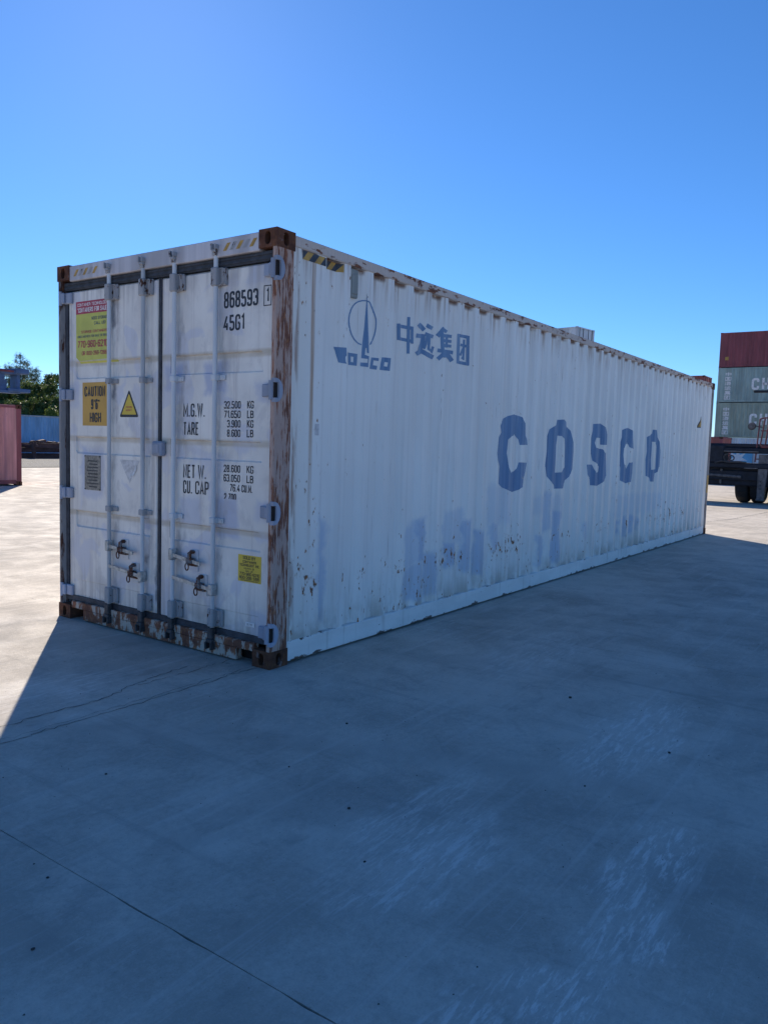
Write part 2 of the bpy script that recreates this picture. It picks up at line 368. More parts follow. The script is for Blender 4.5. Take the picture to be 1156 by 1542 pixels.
# glyph: (width, rounded strokes, sharp strokes); height 1
GL = {
 '0': (.46, [rbox(0, 0, .46, 1)], []), '1': (.2, [], [[(.2, 0), (.2, 1), (0, .82)]]),
 '2': (.46, [[(0, .72), (0, 1), (.46, 1), (.46, .58)]], [[(.46, .60), (0, 0), (.5, 0)]]),
 '3': (.46, [[(0, .8), (0, 1), (.46, 1), (.46, .53), (.18, .53)], [(.18, .5), (.46, .5), (.46, 0), (0, 0), (0, .2)]], []),
 '4': (.5, [], [[(.34, 1), (0, .26), (.5, .26)], [(.38, .5), (.38, 0)]]),
 '5': (.46, [[(0, .54), (.46, .58), (.46, 0), (0, 0), (0, .2)]], [[(.44, 1), (.02, 1), (0, .52)]]),
 '6': (.46, [[(.46, .8), (.46, 1), (0, 1), (0, .4)], rbox(0, 0, .46, .58)], []),
 '7': (.46, [], [[(0, 1), (.46, 1), (.14, 0)]]),
 '8': (.46, [rbox(0, 0, .46, .5), rbox(.02, .52, .44, 1)], []),
 '9': (.46, [rbox(0, .42, .46, 1), [(.46, .6), (.46, 0), (0, 0), (0, .2)]], []),
 '.': (.06, [], [[(.03, -.04), (.03, .08)]]), ',': (.06, [], [[(.05, .08), (0, -.12)]]), '-': (.24, [], [[(0, .48), (.24, .48)]]),
 "'": (.05, [], [[(.03, 1), (.03, .78)]]), '"': (.18, [], [[(.02, 1), (.02, .8)], [(.16, 1), (.16, .8)]]), '!': (.06, [], [[(.03, 1), (.03, .3)], [(.03, .1), (.03, -.02)]]),
 ' ': (.22, [], []),
 'A': (.5, [], [[(0, -.03), (.25, 1), (.5, -.03)], [(.09, .28), (.41, .28)]]),
 'B': (.46, [[(0, 0), (.46, 0), (.46, .52), (.05, .52)], [(.05, .55), (.43, .55), (.43, 1), (0, 1)]], [[(0, 1.05), (0, -.05)]]),
 'C': (.46, [[(.46, .7), (.46, 1), (0, 1), (0, 0), (.46, 0), (.46, .3)]], []),
 'D': (.46, [[(0, 0), (.46, 0), (.46, 1), (0, 1)]], [[(0, 1.05), (0, -.05)]]),
 'E': (.4, [], [[(.4, 1), (0, 1), (0, 0), (.4, 0)], [(.05, .52), (.34, .52)]]),
 'F': (.4, [], [[(.4, 1), (0, 1), (0, -.05)], [(.05, .52), (.34, .52)]]),
 'G': (.46, [[(.46, .72), (.46, 1), (0, 1), (0, 0), (.46, 0), (.46, .45)]], [[(.46, .46), (.25, .46)]]),
 'H': (.46, [], [[(0, -.05), (0, 1.05)], [(.46, -.05), (.46, 1.05)], [(0, .5), (.46, .5)]]),
 'I': (.02, [], [[(.01, -.05), (.01, 1.05)]]),
 'K': (.46, [], [[(0, -.05), (0, 1.05)], [(.46, 1.03), (.04, .42)], [(.16, .58), (.48, -.03)]]),
 'L': (.4, [], [[(0, 1.05), (0, 0), (.42, 0)]]),
 'M': (.6, [], [[(0, -.05), (0, 1), (.3, .25), (.6, 1), (.6, -.05)]]),
 'N': (.48, [], [[(0, -.05), (0, 1), (.48, 0), (.48, 1.05)]]),
 'O': (.46, [rbox(0, 0, .46, 1)], []),
 'P': (.46, [[(0, .46), (.46, .46), (.46, 1), (0, 1)]], [[(0, 1.05), (0, -.05)]]),
 'R': (.46, [[(0, .48), (.44, .48), (.44, 1), (0, 1)]], [[(0, 1.05), (0, -.05)], [(.24, .45), (.48, -.04)]]),
 'S': (.46, [[(.46, .76), (.46, 1), (0, 1), (0, .52), (.46, .5), (.46, 0), (0, 0), (0, .24)]], []),
 'T': (.48, [], [[(0, 1), (.48, 1)], [(.24, 1), (.24, -.05)]]),
 'U': (.46, [[(0, 1.05), (0, 0), (.46, 0), (.46, 1.05)]], []),
 'V': (.5, [], [[(0, 1.03), (.25, 0), (.5, 1.03)]]),
 'W': (.72, [], [[(0, 1.03), (.18, 0), (.36, .95), (.54, 0), (.72, 1.03)]]),
 'X': (.5, [], [[(0, 1.03), (.5, -.03)], [(.5, 1.03), (0, -.03)]]),
 'Y': (.5, [], [[(0, 1.03), (.25, .45), (.5, 1.03)], [(.25, .47), (.25, -.05)]]),
 'Q': (.46, [rbox(0, 0, .46, 1)], [[(.26, .25), (.5, -.1)]]),
}
# Chinese characters as strokes in a unit box
CJ = {
 '中': [[(.08, .76), (.08, .28)], [(0, .72), (1, .72)], [(0, .32), (1, .32)], [(.92, .76), (.92, .28)], [(.5, 1), (.5, 0)]],
 '远': [[(.12, .98), (.26, .80)], [(0, .60), (.26, .60), (.20, .22)], [(0, .02), (.18, .20), (.45, .06), (1, .04)], [(.48, .92), (.9, .92)], [(.38, .66), (1, .66)], [(.56, .66), (.52, .40), (.36, .22)], [(.76, .66), (.76, .26), (.98, .26), (.98, .40)]],
 '集': [[(.32, 1), (.06, .66)], [(.24, .84), (.24, .38)], [(.56, 1), (.62, .88)], [(.24, .84), (.95, .84)], [(.24, .69), (.9, .69)], [(.24, .55), (.9, .55)], [(.24, .41), (.96, .41)], [(.58, .84), (.58, .41)], [(0, .27), (1, .27)], [(.5, .4), (.5, 0)], [(.48, .26), (.06, .02)], [(.52, .26), (.96, .02)]],
 '团': [[(.06, .96), (.06, 0)], [(0, .93), (1, .93)], [(.94, .96), (.94, 0)], [(0, .05), (1, .05)], [(.22, .64), (.78, .64)], [(.56, .82), (.56, .20), (.42, .24)], [(.54, .6), (.24, .26)]],
 '国': [[(.05, .96), (.05, 0)], [(0, .93), (1, .93)], [(.95, .96), (.95, 0)], [(0, .05), (1, .05)], [(.25, .75), (.75, .75)], [(.28, .5), (.72, .5)], [(.22, .25), (.78, .25)], [(.5, .75), (.5, .25)]],
 '海': [[(.08, .95), (.2, .82)], [(.02, .66), (.16, .54)], [(.04, .05), (.2, .36)], [(.45, 1), (.32, .76)], [(.4, .86), (.98, .86)], [(.42, .66), (.38, .14), (.86, .14)], [(.42, .66), (.88, .66), (.84, 0)], [(.28, .4), (1, .4)]],
 '运': [[(.12, .98), (.26, .80)], [(0, .60), (.26, .60), (.20, .22)], [(0, .02), (.18, .20), (.45, .06), (1, .04)], [(.46, .90), (.92, .90)], [(.38, .64), (1, .64)], [(.62, .64), (.46, .30), (.9, .32)], [(.8, .46), (.94, .2)]],
}
def fillet(pts, r, n=3):
    closed = pts[0] == pts[-1]; P = [Vector(p) for p in (pts[:-1] if closed else pts)]; N = len(P); out = []
    for i in range(N):
        if not closed and i in (0, N - 1): out.append(P[i]); continue
        a, b, c = P[i - 1], P[i], P[(i + 1) % N]
        d1, d2 = (a - b), (c - b); rr_ = min(r, d1.length * .49, d2.length * .49)
        s, e = b + d1.normalized() * rr_, b + d2.normalized() * rr_
        for k in range(n + 1):
            t = k / n; out.append(s * (1 - t) ** 2 + b * 2 * t * (1 - t) + e * t * t)
    if closed: out.append(out[0].copy())
    return [tuple(p) for p in out]
def ribbon(pts, wd, wy=None):
    """quads along a polyline with mitred joints; returns list of 4-point polygons"""
    closed = (Vector(pts[0]) - Vector(pts[-1])).length < 1e-6
    P = [Vector(p) for p in pts]; N = len(P); L = []
    for i in range(N):
        if closed: a = P[i - 1] if i > 0 else P[-2]; c = P[i + 1] if i < N - 1 else P[1]
        else: a = P[i - 1] if i > 0 else None; c = P[i + 1] if i < N - 1 else None
        d1 = (P[i] - a).normalized() if a is not None else None
        d2 = (c - P[i]).normalized() if c is not None else None
        if d1 is None: d1 = d2
        if d2 is None: d2 = d1
        n1 = Vector((-d1.y, d1.x)); n2 = Vector((-d2.y, d2.x)); mm = n1 + n2
        if mm.length < 1e-4: mm = n1.copy()
        mm.normalize(); k = 1 / max(.45, mm.dot(n1)); off = mm * (wd / 2 * k)
        L.append((P[i] + off, P[i] - off))
    return [(L[i][0], L[i + 1][0], L[i + 1][1], L[i][1]) for i in range(N - 1)]
def glyph_polys(ch, sx, h, wd):
    """list of strokes; a stroke is a list of quads (u,v)"""
    g = GL.get(ch)
    if not g: return 0.3 * sx, []
    out = []; k = h - wd
    def T(p): return (p[0] * sx + wd / 2, wd / 2 + p[1] * k)
    for s in g[1]: out.append(ribbon(fillet([T(p) for p in s], .17 * h), wd))
    for s in g[2]: out.append(ribbon([T((p[0], min(1.0 + wd / 2 / k if p[1] > 1 else p[1], 1.2) if p[1] >= 0 else p[1])) for p in s], wd))
    return g[0] * sx + wd, out
def text_polys(txt, h, width=None, wt=.13, gap=.10):
    """strokes of a line of text, scaled so that it is `width` wide"""
    wd = h * wt
    tot = sum(GL.get(c, (.3,))[0] for c in txt); n = len(txt)
    if width is None: sx = h * .95
    else: sx = (width - n * wd - (n - 1) * gap * h * .7) / tot
    x = 0; out = []
    for c in txt:
        a, st = glyph_polys(c, sx, h, wd)
        for s in st: out.append([[(p[0] + x, p[1]) for p in q] for q in s])
        x += a + gap * h * .7
    return out
def put_text(mb, f, txt, u, v, h, width=None, wt=.13, mi=0, lift=0.0):
    """f(u, v, lift) -> 3D point"""
    for k, s in enumerate(text_polys(txt, h, width, wt)):
        l = lift + 0.00022 * (k % 6)
        for q in s: mb.face([f(u + p[0], v + p[1], l) for p in q], mi)

# ------------------------------------------------------------------ corrugated side
def corr(x, x0=X0C, n=NCOR, depth=0.042):
    if x <= x0 or x >= x0 + n * PITCH: return 0.0
    t = (x - x0) % PITCH
    if t < .05: return depth * t / .05
    if t < .156: return depth
    if t < .206: return depth * (1 - (t - .156) / .05)
    return 0.0
def breaks(x0=X0C, n=NCOR):
    b = []
    for k in range(n): b += [x0 + k * PITCH + d for d in (0, .05, .156, .206)]
    return b + [x0 + n * PITCH]
YS = 0.012
def corr_wall(xa, xb, z0, z1, yf, sgn, x0=X0C, n=NCOR, nz=1):
    mb = MB(); xs = [xa] + [b for b in breaks(x0, n) if xa < b < xb] + [xb]
    zs = [z0 + (z1 - z0) * k / nz for k in range(nz + 1)]
    for z in zs: mb.v += [(x, yf + sgn * corr(x, x0, n), z) for x in xs]
    k = len(xs)
    for j in range(nz):
        for i in range(k - 1): mb.f.append((j * k + i, j * k + i + 1, (j + 1) * k + i + 1, (j + 1) * k + i)); mb.mi.append(0)
    return mb
def side_decal(strokes, name, mat, parent, lift=0.0016, label=None):
    """strokes: list of lists of polygons in side coordinates (x, z); cut at the folds and laid on the corrugation"""
    bm = bmesh.new(); bks = breaks()
    for k, s in enumerate(strokes):
        b2 = bmesh.new()
        for q in s: b2.faces.new([b2.verts.new((p[0], 0, p[1])) for p in q])
        bmesh.ops.triangulate(b2, faces=[f for f in b2.faces if len(f.verts) > 4])
        xs = [v.co.x for v in b2.verts]
        for b in bks:
            if min(xs) < b < max(xs):
                bmesh.ops.bisect_plane(b2, geom=b2.verts[:] + b2.edges[:] + b2.faces[:], dist=1e-6, plane_co=(b, 0, 0), plane_no=(1, 0, 0))
        for v in b2.verts: v.co.y = YS + corr(v.co.x) - lift - 0.00025 * (k % 5)
        me = bpy.data.meshes.new('t'); b2.to_mesh(me); b2.free(); bm.from_mesh(me); bpy.data.meshes.remove(me)
    for f in bm.faces:
        f.normal_update()
        if f.normal.y > 0: f.normal_flip()
    me = bpy.data.meshes.new(name); bm.to_mesh(me); bm.free(); me.materials.append(mat)
    return link(name, me, parent, label)

# ------------------------------------------------------------------ corner casting with oval holes
def holed_face(mb, c, u, v, n, hu, hv, ru, rv, depth, mi=0, mh=1):
    """rectangle half-size hu,hv centred c with an oval hole ru,rv; n outward"""
    c, u, v, n = Vector(c), Vector(u), Vector(v), Vector(n); K = 24; out = []; inn = []
    for k in range(K):
        a = 2 * math.pi * (k + 0.5) / K; ca, sa = math.cos(a), math.sin(a)
        s = min(hu / max(abs(ca), 1e-6), hv / max(abs(sa), 1e-6)); out.append([s * ca, s * sa])
        e = 2.6; q = (abs(ca / ru) ** e + abs(sa / rv) ** e) ** (-1 / e); inn.append((q * ca, q * sa))
    for su in (-1, 1):
        for sv in (-1, 1):
            i = min(range(K), key=lambda j: (out[j][0] - su * hu) ** 2 + (out[j][1] - sv * hv) ** 2); out[i] = [su * hu, sv * hv]
    P = lambda p, d=0: c + u * p[0] + v * p[1] - n * d
    for k in range(K):
        j = (k + 1) % K
        mb.face([P(out[k]), P(out[j]), P(inn[j]), P(inn[k])], mi)
        mb.face([P(inn[k]), P(inn[j]), P(inn[j], depth), P(inn[k], depth)], mi)
    mb.face([P(inn[k], depth) for k in range(K)], mh)
def casting_mesh(sx, sy, L, W, z0):
    """corner fitting 178 x 162 x 118 at the corner picked by sx, sy (0 or 1)"""
    a, b, h = .178, .162, .118
    x0, x1 = (0, a) if sx == 0 else (L - a, L); y0, y1 = (0, b) if sy == 0 else (W - b, W)
    mb = MB(); xc, yc, zc = (x0 + x1) / 2, (y0 + y1) / 2, z0 + h / 2
    ox = x0 if sx == 0 else x1; oy = y0 if sy == 0 else y1; nx = -1 if sx == 0 else 1; ny = -1 if sy == 0 else 1
    holed_face(mb, (ox, yc, zc), (0, 1, 0), (0, 0, 1), (nx, 0, 0), b / 2, h / 2, .026, .042, .05)
    holed_face(mb, (xc, oy, zc), (1, 0, 0), (0, 0, 1), (0, ny, 0), a / 2, h / 2, .026, .042, .05)
    ix = x1 if sx == 0 else x0; iy = y1 if sy == 0 else y0
    mb.face([(ix, y0, z0), (ix, y1, z0), (ix, y1, z0 + h), (ix, y0, z0 + h)]); mb.face([(x0, iy, z0), (x1, iy, z0), (x1, iy, z0 + h), (x0, iy, z0 + h)])
    for z in (z0, z0 + h): mb.face([(x0, y0, z), (x1, y0, z), (x1, y1, z), (x0, y1, z)])
    return mb

# ================================================================== GROUND
def mat_concrete():
    t = NT('yard_concrete', 0.85, spec=0.35)
    p = t.wco(); x, y, z = t.xyz(p)
    big = t.noise(p, 0.32, 6, 0.62, 0.4); mid = t.noise(p, 1.9, 7, 0.66, 0.3); fine = t.noise(p, 34, 5, 0.75); grit = t.noise(p, 130, 3, 0.7)
    f = t.add(t.add(t.mul(big, 0.34), t.mul(mid, 0.34)), t.add(t.mul(fine, 0.2), t.mul(grit, 0.12)))
    col = t.mix(t.step(f, 0.42, 0.585), (0.42, 0.374, 0.318), (0.61, 0.548, 0.468))
    # broad darker stains with soft uneven edges
    stn = t.step(t.noise(t.map(p, loc=(31, 7, 0)), 0.85, 7, 0.68, 0.6), 0.50, 0.63)
    col = t.mix(t.mul(stn, 0.36), col, (0.30, 0.278, 0.248))
    stn2 = t.step(t.noise(t.map(p, loc=(3, 57, 0)), 2.7, 6, 0.7, 0.8), 0.55, 0.66)
    col = t.mix(t.mul(stn2, 0.30), col, (0.27, 0.252, 0.228))
    # tyre scrub in long thin sweeps
    sw = t.noise(t.map(p, (0.5, 11.0, 1), rot=(0, 0, R(38))), 1.2, 7, 0.68, 0.35)
    col = t.mix(t.mul(t.step(sw, 0.52, 0.70), 0.42), col, (0.66, 0.615, 0.555))
    sw2 = t.noise(t.map(p, (9.5, 0.5, 1), rot=(0, 0, R(12))), 1.0, 6, 0.65, 0.4)
    col = t.mix(t.mul(t.step(sw2, 0.55, 0.72), 0.34), col, (0.30, 0.278, 0.25))
    # wheel track curving from the left edge past the doors
    dx = t.sub(x, -7.5); dy = t.sub(y, -4.2); rad = t.op('SQRT', t.add(t.mul(dx, dx), t.mul(dy, dy)))
    for r0 in (7.35, 9.1):
        trk = t.mul(t.band(t.add(rad, t.mul(mid, .08)), r0, r0 + .22, .09), t.step(fine, .35, .6))
        col = t.mix(t.mul(trk, 0.26), col, (0.27, 0.25, 0.228))
    # pale dragged scrapes
    wx = t.add(x, t.mul(t.sub(t.noise(p, 3.1, 5), .5), .6)); wy = t.add(y, t.mul(t.sub(t.noise(t.map(p, loc=(7, 3, 0)), 3.3, 5), .5), .6))
    reg = 0.0
    for (cx, cy, rx, ry, s) in ((-1.36, -2.09, .42, .20, .65), (-1.15, -1.85, .5, .12, .5), (-.86, -2.8, .40, .16, .8), (-1.74, -2.76, .18, .14, .9), (-1.28, -2.82, .32, .12, .75), (.42, -2.3, .75, .22, .65), (-1.97, -2.58, .16, .12, .7), (1.6, -1.2, .9, .3, .35), (-1.1, .7, .5, .3, .5)):
        ex = t.mul(t.sub(wx, cx), 1 / rx); ey = t.mul(t.sub(wy, cy), 1 / ry)
        d = t.add(t.mul(ex, ex), t.mul(ey, ey)); reg = t.mx(reg, t.mul(t.step(d, 1.6, 0.1), s))
    sc = t.noise(t.map(p, (2.2, 15, 1), rot=(0, 0, R(-40))), 2.2, 7, 0.75, 0.35)
    sc3 = t.noise(t.map(p, (3.0, 12, 1), rot=(0, 0, R(25))), 2.6, 7, 0.75, 0.35)
    scr = t.mul(reg, t.mx(t.step(sc, 0.50, 0.60), t.step(sc3, 0.54, 0.64)))
    col = t.mix(t.mul(scr, 0.72), col, (0.90, 0.86, 0.80))
    col = t.mix(t.mul(reg, 0.24), col, (0.72, 0.68, 0.62))
    sc2 = t.noise(t.map(p, (3, 26, 1), rot=(0, 0, R(20))), 1.5, 7, 0.72, 0.5); rg2 = t.noise(p, 0.8, 4)
    col = t.mix(t.mul(t.step(t.add(sc2, t.mul(rg2, .35)), 0.80, 0.90), 0.55), col, (0.80, 0.755, 0.69))
    # pits, oil dots, pale grains
    pit = t.step(t.add(t.noise(p, 60, 3, .6), t.mul(mid, .12)), 0.755, 0.80)
    col = t.mix(t.mul(pit, 0.65), col, (0.12, 0.112, 0.10))
    oil = t.step(t.noise(t.map(p, loc=(1, 9, 0)), 7, 3, .5), 0.735, 0.79)
    col = t.mix(t.mul(oil, 0.6), col, (0.16, 0.15, 0.138))
    dots = t.step(t.noise(t.map(p, loc=(9, 9, 0)), 80, 2), 0.74, 0.79)
    col = t.mix(t.mul(dots, 0.7), col, (0.82, 0.78, 0.72))
    t.bump(t.add(t.mul(fine, 0.6), t.add(t.mul(grit, 0.4), t.mul(mid, 0.9))), 0.7, 0.010)
    return t.out(col, t.sub(0.92, t.mul(t.step(mid, .4, .7), .14)))
M['concrete'] = mat_concrete()
M['far_ground'] = flat('pale_far_ground', (0.50, 0.46, 0.41), 0.95, 0, 0.12, 0.4)
def mat_gravel():
    t = NT('verge_gravel', 0.95); p = t.wco()
    a = t.noise(p, 14, 4, .7); b = t.noise(p, .5, 4)
    col = t.mix(t.step(a, .35, .65), (0.09, 0.085, 0.08), (0.24, 0.23, 0.21)); col = t.mix(t.mul(t.step(b, .5, .65), .5), col, (0.12, 0.12, 0.08))
    t.bump(a, .8, .03); return t.out(col)
M['gravel'] = mat_gravel()
M['filler'] = flat('joint_filler', (0.13, 0.122, 0.112), 0.95)
g = MB(); g.face([(-900, -900, -.035), (900, -900, -.035), (900, 900, -.035), (-900, 900, -.035)])
tag(g.build('ground', M['far_ground']), kind='structure')
g = MB(); g.face([(-15.3, -15.3, -.006), (75.0, -15.3, -.006), (75.0, 32.1, -.006), (-15.3, 32.1, -.006)])
tag(g.build('joint_filler_bed', M['filler']), kind='structure')
yard = empty('concrete_yard'); yard['kind'] = 'structure'
SX, SY, JX, JY = 4.30, 4.35, -2.215, 0.12
slab_me = []
for k in range(4):
    rnd = random.Random(50 + k); pts = []; gp = .0012; n = 46
    for (a, b) in (((0, 0), (1, 0)), ((1, 0), (1, 1)), ((1, 1), (0, 1)), ((0, 1), (0, 0))):
        for i in range(n):
            t = i / n; px = (a[0] + (b[0] - a[0]) * t) * SX; py = (a[1] + (b[1] - a[1]) * t) * SY
            j = gp + (abs(rnd.gauss(0, .0009)) + (rnd.random() < .06) * rnd.uniform(.002, .007)) * (0 if i == 0 else 1)
            px = min(max(px, j), SX - j); py = min(max(py, j), SY - j); pts.append((px, py))
    mb = MB(); mb.face([(p[0], p[1], 0) for p in pts])
    for i in range(len(pts)):
        a, b = pts[i], pts[(i + 1) % len(pts)]; mb.face([(a[0], a[1], 0), (b[0], b[1], 0), (b[0], b[1], -.018), (a[0], a[1], -.018)])
    slab_me.append(mb.mesh('concrete_slab', M['concrete']))
for i in range(-3, 17):
    for j in range(-3, 7):
        o = link('concrete_slab', slab_me[(i * 5 + j * 3 + (i * j) % 3) % 4], yard); o.location = (JX + i * SX, JY + j * SY, 0)
g = MB(); g.face([(-60, 31.0, .012), (160, 31.0, .012), (160, 220, .012), (-60, 220, .012)])
tag(g.build('gravel_verge', M['gravel']), kind='structure')
# crack running across the slab before the doors
def crack(pts, wd, seed):
    rnd = random.Random(seed); mb = MB(); P = []
    for (a, b) in zip(pts, pts[1:]):
        n = max(4, int((Vector(b) - Vector(a)).length / .035))
        for i in range(n):
            t = i / n; P.append((a[0] + (b[0] - a[0]) * t + rnd.gauss(0, .006), a[1] + (b[1] - a[1]) * t + rnd.gauss(0, .009)))
    P.append(pts[-1]); L = []
    for p in P:
        h = wd * rnd.uniform(.25, 1.2); L.append(((p[0], p[1] + h, .0024), (p[0], p[1] - h, .0024)))
    for i in range(len(L) - 1): mb.face([L[i][0], L[i + 1][0], L[i + 1][1], L[i][1]])
    return mb
crack([(-2.1, .33), (-1.65, .345), (-1.02, .34), (-.68, .44), (-.3, .47)], .0045, 3).build('crack', M['filler'], yard)
crack([(-2.2, .135), (-1.1, .112), (0, .108)], .0032, 15).build('crack', M['filler'], yard)
crack([(-2.2, .175), (-1.0, .150), (0, .148)], .0022, 16).build('crack', M['filler'], yard)
crack([(-.75, .40), (-.4, .36), (.3, .40)], .003, 5).build('crack', M['filler'], yard)
crack([(14.5, .7), (16.5, .35), (20.5, .1)], .012, 8).build('crack', M['filler'], yard)

# ================================================================== MAIN CONTAINER
L, W, H = 12.192, 2.438, 2.896
MC = empty('shipping_container')
tag(MC, 'long rusty white shipping container with blue lettering standing alone on the concrete', 'shipping container')
def mp(name, mb, mat, parent=None, smooth=False, label=None): return mb.build(name, mat, parent or MC, smooth, label)
for sx in (0, 1):
    for sy in (0, 1):
        for z0 in (0, H - .118): mp('corner_casting', casting_mesh(sx, sy, L, W, z0), [M['casting'], M['hollow']])
# corner posts (door end: folded post; far end: plain)
def post_poly(sy):
    P = [(.004, .036), (.004, .012), (.012, .004), (.168, .004), (.172, .010), (.172, .045), (.10, .050), (.040, .050)]
    return P if sy == 0 else [(x, W - y) for x, y in P]
for sy in (0, 1): mp('corner_post', MB().prism(post_poly(sy), 2, .118, H - .118), M['post'] if sy == 0 else M['post_grey'])
for sy in (0, 1):
    y0, y1 = (.005, .11) if sy == 0 else (W - .11, W - .005)
    mp('corner_post', MB().box(L - .165, y0, .118, L - .004, y1, H - .118, ch=.012), M['post_grey'] if sy == 0 else M['post'])
# rails
for sy in (0, 1):
    y0, y1 = (.004, .064) if sy == 0 else (W - .064, W - .004)
    r = MB().box(.178, y0, 2.812, L - .178, y1, 2.884, ch=.006)
    mp('top_rail', r, M['rail_top'])
    y0, y1 = (.006, .05) if sy == 0 else (W - .05, W - .006)
    r = MB().box(.178, y0, .016, L - .178, y1, .158, ch=.005)
    mp('bottom_rail', r, M['rail_bot'])
# walls
SW = mp('side_wall', corr_wall(.172, L - .165, .15, 2.815, YS, 1, nz=1), M['side'])
mp('side_wall', corr_wall(.172, L - .165, .15, 2.815, W - YS, -1, nz=1), M['side'])
ew = MB(); k = 0; ys = [.1 + i * (W - .2) / 40 for i in range(41)]
for i in range(40):
    a, b = ys[i], ys[i + 1]; da, db = [(0, .04)[(j // 2) % 2] for j in (i, i + 1)]
    ew.face([(L - .03 - da, a, .15), (L - .03 - db, b, .15), (L - .03 - db, b, 2.82), (L - .03 - da, a, 2.82)])
mp('end_wall', ew, M['side'])
mp('roof_panel', MB().box(.10, .03, 2.872, L - .1, W - .03, 2.880), M['roof'])
mp('floor', MB().box(.12, .06, .12, L - .1, W - .06, .15), M['hollow'])
mp('end_sill', MB().box(L - .06, .162, .016, L - .006, W - .162, .158), M['rail_bot'])
mp('end_header', MB().box(L - .07, .162, 2.79, L - .006, W - .162, 2.885), M['rail_top'])

# lettering on the side
def F(name, strokes, mat=None, label=None): return side_decal(strokes, name, mat or M['blue'], SW, label=label)
